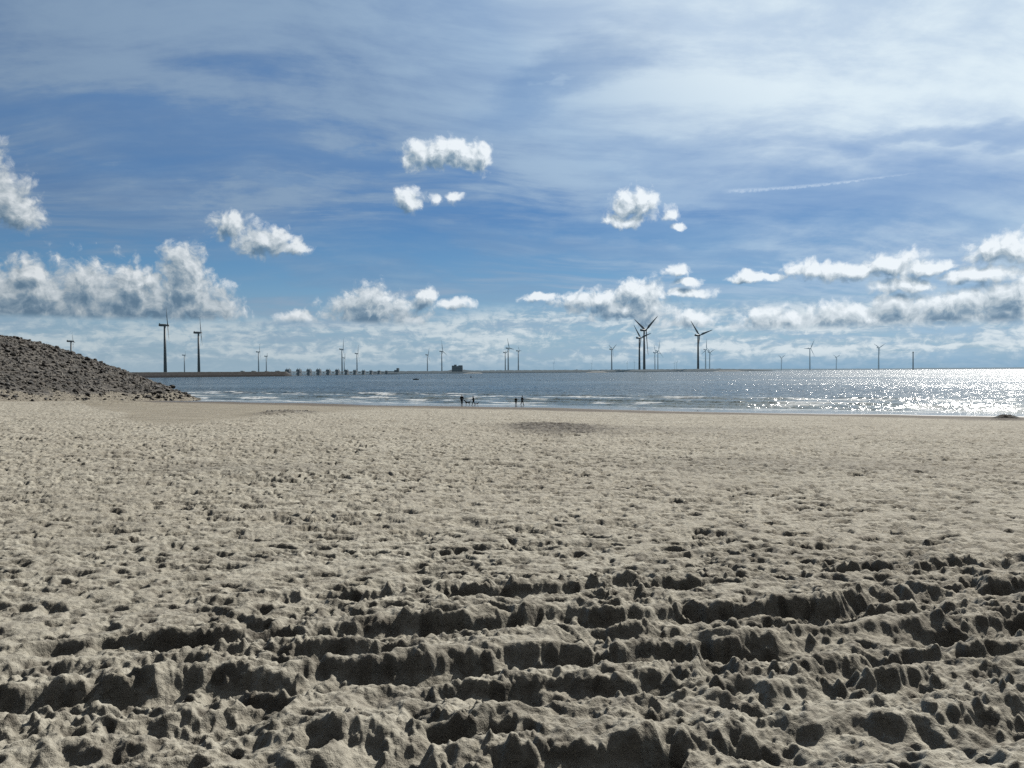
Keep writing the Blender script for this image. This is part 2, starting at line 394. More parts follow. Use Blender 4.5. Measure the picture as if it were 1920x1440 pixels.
CLOUDS = [(820,290,62,20),(880,293,42,22),(705,585,100,34),(60,575,160,45),(230,560,130,48),(345,545,60,55),(1170,575,90,22),(1640,600,200,24),(1900,560,90,40),(-40,340,80,75),(0,375,75,58),(35,405,50,30), # cx, cy, rx, ry in photograph pixels -> turned into directions
 (-60,545,110,58),(60,548,95,62),(60,520,40,30),(170,548,95,58),(255,545,85,52),(345,500,52,42),(300,570,110,42),(385,570,70,42),(-10,580,140,36),(190,585,170,28),
 (430,425,42,24),(495,452,62,27),(545,464,40,10),
 (790,292,40,22),(848,286,38,27),(903,296,22,26),(765,376,24,21),(822,374,13,8),(852,371,16,8),
 (1192,382,46,27),(1170,415,36,12),(1257,398,16,12),(1268,424,11,5),
 (688,572,58,36),(690,600,80,24),(795,562,24,20),(848,570,42,8),(560,603,46,16),(760,605,50,14),
 (1120,566,95,17),(1195,550,60,24),(1212,590,34,26),(1290,551,55,5),(1268,508,28,9),(1290,530,36,7),(1010,556,40,5),
 (1400,516,28,8),(1420,520,60,4),(1530,505,70,15),(1600,510,70,16),(1670,496,75,22),(1745,500,60,13),
 (1885,466,78,24),(1960,470,60,30),(1850,516,90,14),(1700,535,60,14),
 (1690,575,60,26),(1790,578,110,34),(1890,580,110,38),(1990,590,110,45),(1575,594,80,24),(1500,605,60,20),(1440,600,50,20),(1640,612,150,20),(1850,612,140,22),
 (1290,600,60,12),(1380,622,80,10)]
def build_world():
    w = bpy.data.worlds.new('World'); SC.world = w; w.use_nodes = True
    nt = w.node_tree; t = NT(nt); bg = nt.nodes['Background']
    # --- density group: vector (azimuth, elevation) in degrees -> density
    g = bpy.data.node_groups.new('cumulus_density', 'ShaderNodeTree')
    g.interface.new_socket('P', in_out='INPUT', socket_type='NodeSocketVector'); g.interface.new_socket('D', in_out='OUTPUT', socket_type='NodeSocketFloat')
    u = NT(g); gi = u.node('NodeGroupInput').outputs[0]; go = u.node('NodeGroupOutput')
    wp = u.vm('SCALE', u.vm('SUBTRACT', u.noise(gi, .55, 3, .55, '2D', 1), (.5, .5, .5)), 1.1)
    p = u.vm('MULTIPLY_ADD', wp, (1, .8, 0), gi)
    cur = None
    for cx, cy, rx, ry in CLOUDS:
        rx, ry = rx*1.1+4, ry*1.22+4
        a, e = azel(cx, cy); a0, _ = azel(cx-rx, cy); a1, _ = azel(cx+rx, cy); _, e0 = azel(cx, cy+ry); _, e1 = azel(cx, cy-ry)
        sx, sy = 2/(a1-a0), 2/(e1-e0)
        L = u.vm('LENGTH', u.vm('MULTIPLY_ADD', p, (sx, sy, 0), (-a*sx, -e*sy, 0)), out='v')
        # small clouds get a steeper edge so the texture keeps the same weight
        cur = L if cur is None else u.m('SMOOTH_MIN', cur, L, .18)
    E = u.m('SUBTRACT', 1.10, cur)
    V = u.vor(p, .8, 2.5, .5, '2D')
    N = u.noise(p, 1.5, 6, .62, '2D')
    D = u.m('ADD', E, u.m('MULTIPLY', u.m('SUBTRACT', .40, V), .40))
    D = u.m('ADD', D, u.m('MULTIPLY', u.m('SUBTRACT', N, .5), .85))
    u.put(go.inputs[0], D)
    # --- directions
    d = t.vm('NORMALIZE', t.node('ShaderNodeTexCoord').outputs['Generated']); X, Y, Z = t.xyz(d)
    az = t.m('MULTIPLY', t.m('ARCTAN2', X, Y), 57.29578); el = t.m('MULTIPLY', t.m('ARCSINE', Z), 57.29578)
    P = t.comb(az, el, 0)
    sky = t.node('ShaderNodeTexSky', sky_type='NISHITA'); sky.sun_disc = False; sky.sun_elevation = SUN_EL; sky.sun_rotation = SUN_AZ
    sky.air_density = 1.0; sky.dust_density = .6; sky.ozone_density = 2.2; sky.altitude = 0
    base = t.vm('SCALE', sky.outputs[0], 1.0)
    sund = t.vm('DOT_PRODUCT', d, tuple(SUND), out='v')
    near = t.ss(sund, .55, 1.0)                       # how close to the sun
    front = t.ss(Y, -.3, .5)
    K = 1/.085                                        # so the colours below are final picture values
    def colr(r, g_, b_, k=1): return tuple(v*K*k for v in lin(r, g_, b_))
    clear = t.ramp(t.ss(el, 0, 40, 0, 1, True), [(0, colr(128, 168, 196)), (.07, colr(128, 180, 214)), (.17, colr(102, 162, 210)), (.28, colr(70, 133, 196)), (.45, colr(84, 138, 198)), (.7, colr(84, 122, 170)), (1, colr(78, 112, 160))])
    clear = t.vm('SCALE', clear, t.ss(sund, .35, .95, .93, 1.3, True))
    base = t.vm('SCALE', t.mix(.8, base, clear), .77)
    # --- high veil: streaks laid out on a flat sheet high overhead
    q = t.vm('MULTIPLY', t.comb(t.m('DIVIDE', X, t.m('ADD', Z, .16)), t.m('DIVIDE', Y, t.m('ADD', Z, .16)), 0), (1, 1, 0))
    qr = t.node('ShaderNodeVectorRotate', rotation_type='Z_AXIS'); t.put(qr.inputs['Vector'], q); qr.inputs['Angle'].default_value = R(-8)
    qw = t.vm('ADD', qr.outputs[0], t.vm('SCALE', t.vm('SUBTRACT', t.noise(q, .7, 2, .5, '2D', 1), (.5, .5, .5)), .55))
    st = t.noise(t.vm('MULTIPLY', qw, (.75, 2.6, 0)), 1.25, 7, .58, '2D')
    sf = t.noise(t.vm('MULTIPLY', qw, (1.3, 2.2, 0)), 3.2, 5, .62, '2D')
    lg = t.noise(q, .75, 3, .5, '2D')
    cover = t.ss(el, 7, 20, -.05, .19, True)          # thicker overhead
    cover = t.m('ADD', cover, t.ss(sund, .70, .94, 0, .34))
    v = t.m('ADD', t.m('ADD', t.m('MULTIPLY', st, .85), t.m('MULTIPLY', lg, .30)), cover)
    v = t.m('ADD', v, t.m('MULTIPLY', t.m('SUBTRACT', sf, .5), .34))
    veil = t.ss(v, .42, .80)
    # picture-known shapes of the veil, as soft patches in direction space
    def patch(cx, cy, rx, ry, rot=0, soft=(1.25, .2), warp=True):
        a, e = azel(cx, cy); sx = 25.13/rx; sy = 25.13/ry
        pp = PW if warp else P
        dv = t.vm('SUBTRACT', pp, (a, e, 0))
        if rot:
            r_ = t.node('ShaderNodeVectorRotate', rotation_type='Z_AXIS'); t.put(r_.inputs['Vector'], dv); r_.inputs['Angle'].default_value = R(rot); dv = r_.outputs[0]
        return t.ss(t.vm('LENGTH', t.vm('MULTIPLY', dv, (sx, sy, 0)), out='v'), soft[0], soft[1])
    PW = t.vm('MULTIPLY_ADD', t.vm('SUBTRACT', t.noise(t.vm('MULTIPLY', P, (.5, 1.4, 0)), .22, 5, .6, '2D', 1), (.5, .5, .5)), (9, 4.5, 0), P)
    hole = None
    for a in CLEAR:
        pa = t.m('MULTIPLY', patch(*a[:5]), a[5]); hole = pa if hole is None else t.m('MAXIMUM', hole, pa)
    veil = t.m('MULTIPLY', veil, t.m('SUBTRACT', 1, hole))
    for a in VEILS:
        pa = t.m('MULTIPLY', patch(*a[:5]), t.m('MULTIPLY', t.ss(st, .25, .7, .45, 1.0), a[5]))
        veil = t.m('MAXIMUM', veil, pa)
    vc = t.ramp(sund, [(.45, colr(122, 145, 172)), (.72, colr(136, 161, 190)), (.83, colr(162, 187, 214)), (.92, colr(218, 233, 244))])
    vc = t.vm('MULTIPLY', vc, t.mix(t.ss(t.m('ADD', t.m('MULTIPLY', st, .6), t.m('MULTIPLY', sf, .4)), .34, .66), (.78, .83, .91), (1.14, 1.12, 1.07)))
    vc = t.mix(t.ss(lg, .35, .65, 0, .35), vc, t.vm('MULTIPLY', vc, (.93, .95, .97)))
    c = t.mix(t.m('MULTIPLY', veil, .9), base, vc)
    # --- contrail
    a0, e0 = azel(1352, 359); a1, e1 = azel(1672, 330)
    ang = math.atan2(e1-e0, a1-a0); ln = math.hypot(a1-a0, e1-e0)
    r_ = t.node('ShaderNodeVectorRotate', rotation_type='Z_AXIS'); t.put(r_.inputs['Vector'], t.vm('SUBTRACT', P, (a0, e0, 0))); r_.inputs['Angle'].default_value = -ang
    cx_, cy_, _ = t.xyz(r_.outputs[0])
    cn = t.noise(P, 3.2, 4, .6, '2D')
    cyb = t.m('ADD', cy_, t.m('ADD', t.m('MULTIPLY', t.m('SUBTRACT', cn, .5), .22), t.m('MULTIPLY', t.m('SINE', t.m('MULTIPLY', cx_, 3.1416/ln)), .10)))
    wdt = t.ss(cx_, 0, ln*1.1, .24, .06, True)
    ct = t.m('MULTIPLY', t.ss(t.m('DIVIDE', t.m('ABSOLUTE', cyb), wdt), 1, .1), t.m('MULTIPLY', t.ss(cx_, -.1, 1.2), t.ss(cx_, ln*1.25, ln*.8, 0, 1)))
    ct = t.m('MULTIPLY', ct, t.ss(cn, .35, .6, .45, 1))
    c = t.mix(t.m('MULTIPLY', ct, .5), c, colr(205, 222, 240))
    c = t.vm('SCALE', c, t.ss(el, 30, 55, 1, .33))  # unseen sky overhead dimmed to deepen the shadows on the sand
    c_high = c
    # --- pale haze and thin cloud bars toward the horizon
    hz = t.ss(el, 7.5, .3, 0, 1)
    c = t.mix(t.m('MULTIPLY', hz, .62), c, t.mix(t.ss(az, -30, 30), colr(158, 180, 194), colr(156, 190, 213)))
    bw = t.vm('MULTIPLY_ADD', t.vm('SUBTRACT', t.noise(t.vm('MULTIPLY', P, (.5, 1, 0)), .7, 3, .5, '2D', 1), (.5, .5, .5)), (1.8, .6, 0), P)
    bn = t.noise(t.vm('MULTIPLY', bw, (.16, 1.5, 0)), .7, 6, .6, '2D')
    bb = t.noise(t.vm('MULTIPLY', bw, (.7, 1.3, 0)), 1.5, 5, .6, '2D')
    bandtop = t.ss(az, -12, 2, 4.4, 5.4)
    bm = t.m('MULTIPLY', t.ss(el, bandtop, t.m('SUBTRACT', bandtop, 1.5)), t.ss(el, .1, 1.4, .35, 1))
    bars = t.m('MULTIPLY', t.ss(t.m('ADD', t.m('MULTIPLY', bn, .6), t.m('MULTIPLY', bb, .4)), .33, .62), bm)
    bcol = t.mix(t.ss(t.m('ADD', t.m('MULTIPLY', bb, .5), t.m('MULTIPLY', bn, .5)), .36, .62), colr(156, 177, 192), t.mix(t.ss(sund, .4, .85), colr(190, 203, 209), colr(222, 232, 237)))
    c = t.mix(t.m('MULTIPLY', bars, .85), c, bcol)
    c = t.mix(t.ss(el, 1.3, .0, 0, .6), c, t.mix(t.ss(az, -30, 30), colr(150, 174, 190), colr(120, 160, 190)))
    # --- cumulus
    def dens(vec):
        n = t.node('ShaderNodeGroup'); n.node_tree = g; t.put(n.inputs[0], vec); return n.outputs[0]
    D0 = dens(P); D1 = dens(t.vm('ADD', P, (.32, .62, 0)))
    alpha = t.ss(D0, -.10, .50)
    relief = t.m('SUBTRACT', D0, D1)                   # >0 where the face looks toward the sun
    thick = t.ss(D0, .15, 1.05)
    lit = t.m('ADD', .63, t.m('MULTIPLY', relief, .6))
    lit = t.m('SUBTRACT', lit, t.m('MULTIPLY', t.ss(D1, .3, 1.1), .40))
    lit = t.m('ADD', lit, t.m('MULTIPLY', near, .18))
    # flat shaded bases sit just above 3.6 degrees
    lit = t.m('SUBTRACT', lit, t.m('MULTIPLY', t.m('MULTIPLY', thick, t.ss(el, 6.2, 3.4)), .30), clamp=True)
    cc = t.ramp(lit, [(0, colr(104, 130, 152)), (.3, colr(138, 158, 174)), (.55, colr(172, 184, 192)), (.8, colr(208, 215, 219)), (1, colr(240, 243, 244))])
    cc = t.vm('MULTIPLY', cc, t.mix(t.ss(sund, .3, .85), (.80, .82, .84), (1.0, 1.04, 1.08)))
    basecut = t.ss(el, t.ss(az, -12, 8, 3.45, 2.6, True), t.ss(az, -12, 8, 3.95, 3.3, True))
    alpha = t.m('MULTIPLY', alpha, basecut)
    c = t.mix(t.m('MULTIPLY', alpha, .97), c, cc)
    def shade(col):
        n = t.node('ShaderNodeBackground'); t.put(n.inputs[0], col); n.inputs[1].default_value = .085; return n.outputs[0]
    def pick(f, a, b):
        n = t.node('ShaderNodeMixShader'); t.put(n.inputs[0], f); t.put(n.inputs[1], a); t.put(n.inputs[2], b); return n.outputs[0]
    # unseen sky behind the view, dimmed and warmed to set the shadow fill
    back = t.vm('SCALE', t.mix(.7, base, colr(142, 136, 124)), .42); side = t.ss(Y, -.1, .45)
    c_low = t.mix(side, back, c); c_high = t.mix(side, back, c_high)
    ground = colr(90, 95, 92)
    low = pick(t.m('GREATER_THAN', el, 18.5), shade(c_low), shade(c_high))
    up = pick(t.m('LESS_THAN', Y, -.1), low, shade(back))
    fin = pick(t.m('LESS_THAN', Z, -.02), up, shade(ground))
    t.l.new(fin, nt.nodes['World Output'].inputs[0])
    w.cycles.sampling_method = 'MANUAL'; w.cycles.sample_map_resolution = 512
SKYMUL = (1.0, 1.0, 1.0)
#  cx, cy, rx, ry, rotation, strength (photograph pixels)
CLEAR = [(900,455,560,60,-3,.8),(1600,370,420,85,5,.7),(1150,440,460,60,0,.75),(520,505,420,42,0,.7),(1300,300,240,45,8,.4),(700,295,60,16,0,.6),(1050,150,220,60,-25,.45),(250,305,330,14,-2,.55),(1780,255,300,26,6,.5)]
VEILS = [(1250,480,560,34,8,.8),(820,535,520,34,7,.6),(300,415,420,40,-4,.75),(120,345,460,85,-3,.9),(330,250,620,85,2,.95),(750,225,480,70,4,.85),(420,320,300,26,-4,.8),(1350,490,480,26,9,.55),(950,350,190,14,2,.65),(1700,60,420,130,0,.95),(1350,130,380,120,-15,.75),(1060,150,60,30,-30,.8),(600,370,420,32,2,.55),(350,405,300,30,-6,.7),(800,520,420,30,14,.3),(500,180,600,140,0,.62),(200,60,400,100,0,.5)]
build_world()

SC.view_settings.view_transform = 'Standard'; SC.view_settings.look = 'None'; SC.view_settings.exposure = 0; SC.view_settings.gamma = 1
SC.cycles.max_bounces = 4; SC.cycles.diffuse_bounces = 0; SC.cycles.glossy_bounces = 2; SC.cycles.transmission_bounces = 0
SC.cycles.caustics_reflective = False; SC.cycles.caustics_refractive = False
SC.cycles.use_denoising = False
SC.cycles.use_adaptive_sampling = True; SC.cycles.adaptive_threshold = .015; SC.cycles.adaptive_min_samples = 12

build_sand()
#REST
# ------------------------------------------------------------------ sea
def foam_lines(): return [(121.3, 1.2, .25), (127.5, 1.5, .35), (134, 1.7, .4), (144.5, 2.0, .45), (163, 2.2, .5), (172, 2.0, .35)]
def water_material():
    m, t, b = mat('sea_water')
    P = t.node('ShaderNodeNewGeometry').outputs['Position']; NG = t.node('ShaderNodeNewGeometry').outputs['Normal']
    x, y, z = t.xyz(P)
    s = t.m('ADD', t.m('MULTIPLY', x, NX), t.m('MULTIPLY', y, NY))
    al = t.m('SUBTRACT', t.m('MULTIPLY', x, NY), t.m('MULTIPLY', y, NX))
    SA = t.comb(al, s, 0)
    far = t.ss(s, 120, 420)
    def nz(sc, det, k): return t.vm('MULTIPLY', t.vm('SUBTRACT', t.noise(P, sc, det, .6, '2D', 1), (.5, .5, .5)), (k, k, 0))
    gust = t.noise(t.vm('MULTIPLY', P, (.6, 1, 1)), .012, 4, .6, '2D')
    k = t.ss(gust, .3, .7, .75, 1.25)
    nn = t.vm('ADD', nz(.22, 2, .7), t.vm('ADD', nz(1.3, 2, 1.05), nz(6.0, 2, 1.05)))
    N = t.vm('NORMALIZE', t.vm('ADD', NG, t.vm('SCALE', nn, k)))
    t.put(b.inputs['Normal'], N)
    b.inputs['IOR'].default_value = 1.333; t.put(b.inputs['Roughness'], t.m('ADD', t.ss(s, 130, 900, .17, .23), t.ss(gust, .3, .7, 0, .07)))
    st = t.noise(t.vm('MULTIPLY', SA, (.25, 1, 1)), .05, 5, .65, '2D')
    deep = t.mix(t.ss(st, .38, .62), (.018, .036, .034), (.040, .056, .053))
    shal = t.mix(t.ss(st, .38, .62), (.10, .125, .112), (.16, .18, .16))
    c = t.mix(t.ss(s, 124, 215), shal, deep)
    # broken foam along the breaker lines
    wob = t.m('MULTIPLY', t.m('SUBTRACT', t.noise(t.vm('MULTIPLY', SA, (1, .15, 1)), .045, 4, .6, '2D'), .5), 11)
    fr = t.noise(SA, 1.1, 5, .7, '2D')
    fa = None
    for i, (sc_, w_, k_) in enumerate(foam_lines()):
        on = t.noise(t.vm('ADD', t.vm('MULTIPLY', SA, (1, .1, 1)), (i*37.0, i*11.0, 0)), .05, 3, .6, '2D')
        dd = t.m('ABSOLUTE', t.m('SUBTRACT', t.m('SUBTRACT', s, wob), sc_))
        line = t.m('MULTIPLY', t.ss(dd, w_, w_*.15), t.ss(on, .50-.14*k_, .58-.14*k_))
        fa = line if fa is None else t.m('MAXIMUM', fa, line)
    edge = t.ss(s, 121.8, 119.6, 0, .8)
    fa = t.m('MAXIMUM', t.m('MULTIPLY', fa, t.ss(fr, .30, .48)), t.m('MULTIPLY', edge, t.ss(fr, .42, .6)))
    caps = t.m('MULTIPLY', t.ss(t.noise(t.vm('MULTIPLY', SA, (.35, 1, 1)), .55, 3, .6, '2D'), .70, .76), t.ss(s, 125, 300, .9, .35))
    fa = t.m('MAXIMUM', fa, caps)
    t.put(b.inputs['Base Color'], c)
    fo = t.node('ShaderNodeBsdfDiffuse'); fo.inputs[0].default_value = (.82, .85, .86, 1)
    mx = t.node('ShaderNodeMixShader'); t.put(mx.inputs[0], t.m('MULTIPLY', fa, .8)); t.l.new(b.outputs[0], mx.inputs[1]); t.l.new(fo.outputs[0], mx.inputs[2])
    t.l.new(mx.outputs[0], m.node_tree.nodes['Material Output'].inputs[0])
    return m
def build_water():
    rs = np.concatenate([np.exp(np.arange(math.log(60), math.log(420), .0042)), np.geomspace(430, 60000, 90)])
    X, Y = polar(rs, angs(1000, R(44), 60))
    s = s_of(X, Y); al = X*NY-Y*NX
    wob = 5.5*fbm(al*.045, s*.007, 3, 101)
    Z = np.zeros_like(X)
    for i, (sc_, w_, k_) in enumerate(foam_lines()[1:]):
        on = sstep(-.15, .2, fbm(al*.03+i*9, s*.01+i, 3, 110+i)+.1)
        q = (s-wob-sc_)/1.3
        Z += on*(.32*np.exp(-q*q)*k_/.4-.10*np.exp(-((q+1.8)/1.2)**2))
    chop = .10*fbm(X*.22, Y*.30, 3, 120)+.05*fbm(X*.8, Y*1.0, 2, 121)
    Z += chop*sstep(118, 150, s)*sstep(420, 300, np.sqrt(X*X+Y*Y))*2.2+.03*fbm(al*.1, s*.3, 2, 122)
    V = np.stack([X, Y, Z], -1).reshape(-1, 3)
    me = np_mesh('sea_water', V, grid_quads(*X.shape, True))
    tag(link_mesh('sea_water', me, water_material()), kind='structure')
build_water()

# ------------------------------------------------------------------ rubble embankment on the left
T1 = np.array([-68.8, 173.0]); N1 = np.array([-.958, .285]); N2 = np.array([-.895, -.446]); T1DIR = np.array([-.285, -.958])
def emb_d(x, y):
    d1 = (x-T1[0])*N1[0]+(y-T1[1])*N1[1]+1.6*fbm(x*.05, y*.05, 2, 130); d2 = (x-T1[0])*N2[0]+(y-T1[1])*N2[1]
    return d1, d2
def emb_z(x, y):
    d1, d2 = emb_d(x, y)
    a, b = .39*d1, .39*d2
    k = .7; m = -k*np.log(np.exp(-a/k)+np.exp(-b/k))
    m = np.where(m > 11, 11+5*(1-np.exp(-(m-11)/5)), m)
    base = np.maximum(CAMZ-beach_h(s_of(x, y)), -.6)
    return base+m-.15+.22*fbm(x*.25, y*.25, 3, 131)
def rock_mat(name, c1, c2):
    m, t, b = mat(name)
    tc = t.node('ShaderNodeTexCoord').outputs['Object']; P = t.node('ShaderNodeNewGeometry').outputs['Position']
    n = t.noise(P, 1.1, 5, .65); n2 = t.noise(P, .35, 2, .5)
    t.put(b.inputs['Base Color'], t.mix(t.ss(n2, .4, .62, 0, .5), t.mix(t.ss(n, .35, .68), c1, c2), (.12, .105, .085)))
    b.inputs['Roughness'].default_value = .9
    bp = t.node('ShaderNodeBump'); bp.inputs['Distance'].default_value = .12; bp.inputs['Strength'].default_value = .8
    t.put(bp.inputs['Height'], t.noise(P, 4, 4, .65)); t.l.new(bp.outputs[0], b.inputs['Normal'])
    return m
def build_embankment():
    gx = np.arange(-230, -58, .55); gy = np.arange(96, 290, .55)
    X, Y = np.meshgrid(gx, gy)
    d1, d2 = emb_d(X, Y)
    Z = emb_z(X, Y)
    Z += .30*np.abs(fbm(X*.9, Y*.9, 3, 133))*sstep(1, 7, np.minimum(d1, d2))
    V = np.stack([X, Y, Z], -1).reshape(-1, 3)
    me = np_mesh('embankment', V, grid_quads(*X.shape))
    sandy = sstep(8, .5, d1+6*fbm(X*.12, Y*.12, 3, 132))
    ca = me.color_attributes.new('zones', 'FLOAT_COLOR', 'POINT')
    ca.data.foreach_set('color', np.stack([sandy, sandy, sandy, np.ones_like(sandy)], -1).astype(np.float32).ravel())
    m, t, b = mat('stony_soil')
    at = t.node('ShaderNodeAttribute', attribute_name='zones'); P = t.node('ShaderNodeNewGeometry').outputs['Position']
    n = t.noise(P, .8, 5, .7); n2 = t.noise(P, 2.5, 4, .7)
    soil = t.mix(t.ss(n, .4, .62), (.055, .052, .048), (.18, .165, .145))
    sd = t.mix(t.ss(n2, .4, .65), (.19, .17, .135), (.36, .325, .26))
    t.put(b.inputs['Base Color'], t.mix(t.ss(t.m('ADD', at.outputs['Fac'], t.m('MULTIPLY', t.m('SUBTRACT', n2, .5), .9)), .35, .65), soil, sd))
    b.inputs['Roughness'].default_value = .95
    bp = t.node('ShaderNodeBump'); bp.inputs['Distance'].default_value = .4; bp.inputs['Strength'].default_value = .9
    t.put(bp.inputs['Height'], n2); t.l.new(bp.outputs[0], b.inputs['Normal'])
    tag(link_mesh('embankment', me, m), kind='structure')
build_embankment()
import bmesh
def rock_proto(seed, sub=2, name='boulder'):
    rg = random.Random(seed); bm = bmesh.new(); bmesh.ops.create_icosphere(bm, subdivisions=sub, radius=1)
    cuts = []
    for _ in range(9):
        d = Vector((rg.gauss(0, 1), rg.gauss(0, 1), rg.gauss(0, 1))).normalized(); cuts.append((d, rg.uniform(.5, .85)))
    sx, sy, sz = rg.uniform(.85, 1.3), rg.uniform(.75, 1.05), rg.uniform(.55, .85)
    for v in bm.verts:
        for d, k in cuts:
            e = v.co.dot(d)
            if e > k: v.co -= d*(e-k)
        v.co = Vector((v.co.x*sx, v.co.y*sy, v.co.z*sz))*(1+rg.uniform(-.05, .05))
    me = bpy.data.meshes.new(name); bm.to_mesh(me); bm.free(); return me
PRO = [rock_proto(i) for i in range(8)]
RM = [rock_mat('basalt_grey', (.060, .060, .060), (.185, .18, .172)), rock_mat('basalt_brown', (.065, .058, .053), (.19, .17, .15)), rock_mat('pale_stone', (.17, .16, .142), (.33, .31, .27))]
def build_rocks():
    rg = np.random.RandomState(11)
    pts = []
    # candidate spots over both faces of the slope
    n = 30000
    d1 = rg.rand(n)*56-3; tt = rg.rand(n)*120-22
    x = T1[0]+N1[0]*d1+T1DIR[0]*tt; y = T1[1]+N1[1]*d1+T1DIR[1]*tt
    a, b = emb_d(x, y); mn = np.minimum(a, b)
    keep = (mn > -2.5+3*fbm(x*.15, y*.15, 2, 140)) & (rg.rand(n) < np.clip(.06+.94*sstep(-1.0, 8.5, mn+3*fbm(x*.1, y*.1, 2, 141)), 0, 1))
    # only the slope that faces the beach and its rim can be seen
    px = 960+x/y*F
    keep &= (px > -160)
    x, y, mn = x[keep], y[keep], mn[keep]
    z = emb_z(x, y)
    size = .12+.36*rg.rand(len(x))**3
    return x, y, z, size, mn, rg
x, y, z, size, mn, rg = build_rocks()
order = np.argsort(-(size+.02*rg.rand(len(x)))); big = []
for i in order:                            # the 300 that show largest, spaced out
    if len(big) >= 298: break
    if 960+x[i]/y[i]*F > 5 and mn[i] > 1 and all((x[i]-x[j])**2+(y[i]-y[j])**2 > 1.6 for j in big): big.append(i)
bs = set(big)
gro = 'boulders scattered over the rubble slope'
for k, i in enumerate(big):
    o = bpy.data.objects.new('boulder', PRO[k % 8]); COL.objects.link(o)
    if not PRO[k % 8].materials: PRO[k % 8].materials.append(RM[0])
    o.material_slots[0].link = 'OBJECT'; o.material_slots[0].material = RM[int(rg.choice(3, p=[.5, .35, .15]))]
    sc_ = .36+.30*rg.rand()**1.5; o.scale = (sc_, sc_, sc_*rg.uniform(.8, 1.1)); o.location = (x[i], y[i], z[i]+sc_*.32)
    o.rotation_euler = (rg.uniform(-.5, .5), rg.uniform(-.5, .5), rg.uniform(0, 6.28))
    tag(o, 'dark angular boulder lying among the rubble of the left embankment', 'boulder', gro)
def special_boulder(px, py, sc_, label, k, mi=0):
    ys = np.arange(120, 200, .5); best = None          # where the line of sight grazes the slope
    for Y in ys:
        p = at_depth(px, py, Y); g_ = p.z-float(emb_z(np.array([p.x]), np.array([p.y]))[0])
        if best is None or g_ < best[0]: best = (g_, p)
        if g_ <= 0: break
    p = best[1]; zz = float(emb_z(np.array([p.x]), np.array([p.y]))[0])
    o = bpy.data.objects.new('boulder', PRO[k]); COL.objects.link(o)
    o.material_slots[0].link = 'OBJECT'; o.material_slots[0].material = RM[mi]
    o.location = (p.x, p.y, zz+sc_*.55); o.scale = (sc_, sc_*.8, sc_*.9); tag(o, label, 'boulder', gro)
special_boulder(323, 729, .75, 'dark boulder sticking up at the low seaward end of the embankment', 2)
special_boulder(164, 677, .6, 'boulder standing proud on the embankment skyline near the small wind turbine', 4)
V = []; Q = []; base = 0
pv = [np.array([v.co[:] for v in rock_proto(50+i, 1).vertices]) for i in range(6)]
pf = [np.array([p.vertices[:] for p in rock_proto(50+i, 1).polygons]) for i in range(6)]
for i in range(len(x)):
    if i in bs: continue
    k = i % 6; a = rg.uniform(0, 6.28); c_, s_ = math.cos(a), math.sin(a); v = pv[k]*size[i]
    tl = rg.uniform(-.5, .5); v = np.stack([v[:, 0], v[:, 1]*math.cos(tl)-v[:, 2]*math.sin(tl), v[:, 1]*math.sin(tl)+v[:, 2]*math.cos(tl)], -1)
    V.append(np.stack([v[:, 0]*c_-v[:, 1]*s_+x[i], v[:, 0]*s_+v[:, 1]*c_+y[i], v[:, 2]+z[i]+size[i]*.2], -1)); Q.append(pf[k]+base); base += len(v)
me = np_mesh('rubble', np.concatenate(V), np.concatenate(Q), False)
ro = link_mesh('rubble', me, None)
for m_ in RM: me.materials.append(m_)
mi = np.repeat(rg.choice(3, size=len(Q), p=[.48, .34, .18]), [len(q) for q in Q]).astype(np.int32)
me.polygons.foreach_set('material_index', mi)
tag(ro, 'loose grey and brown rubble covering the sloping embankment on the left', 'rubble', None, 'stuff')

# stones on the little mound, and the dark heap by the water
def stones_at(px, py, n, rx, ry, r0, r1, name, label, cat, seed, mi=(.4, .4, .2)):
    c = ground_at(px, py); q = np.random.RandomState(seed); V = []; Q = []; b = 0
    for i in range(n):
        a = q.uniform(0, 6.28); rr = math.sqrt(q.rand()); X_, Y_ = c.x+rx*rr*math.cos(a), c.y+ry*rr*math.sin(a)
        zz = CAMZ-float(beach_h(s_of(X_, Y_)))
        for (fx, fy, frx, fry, fh) in FEATURES:
            g = ground_at(fx, fy); zz += fh*math.exp(-(((X_-g.x)/frx)**2+((Y_-g.y)/fry)**2))
        sz = q.uniform(r0, r1); v = pv[i % 6]*sz; ca, sa = math.cos(a*3), math.sin(a*3)
        V.append(np.stack([v[:, 0]*ca-v[:, 1]*sa+X_, v[:, 0]*sa+v[:, 1]*ca+Y_, v[:, 2]+zz+sz*.3+.06], -1)); Q.append(pf[i % 6]+b); b += len(v)
    me = np_mesh(name, np.concatenate(V), np.concatenate(Q), False); o = link_mesh(name, me, None)
    for m_ in RM: me.materials.append(m_)
    me.polygons.foreach_set('material_index', np.repeat(q.choice(3, size=n, p=mi), [len(k) for k in Q]).astype(np.int32))
    return tag(o, label, cat, None, 'stuff')
stones_at(548, 776, 170, 2.0, 2.6, .10, .26, 'loose_stones', 'loose stones on a low sand mound beyond the left middle of the beach', 'stones', 5)

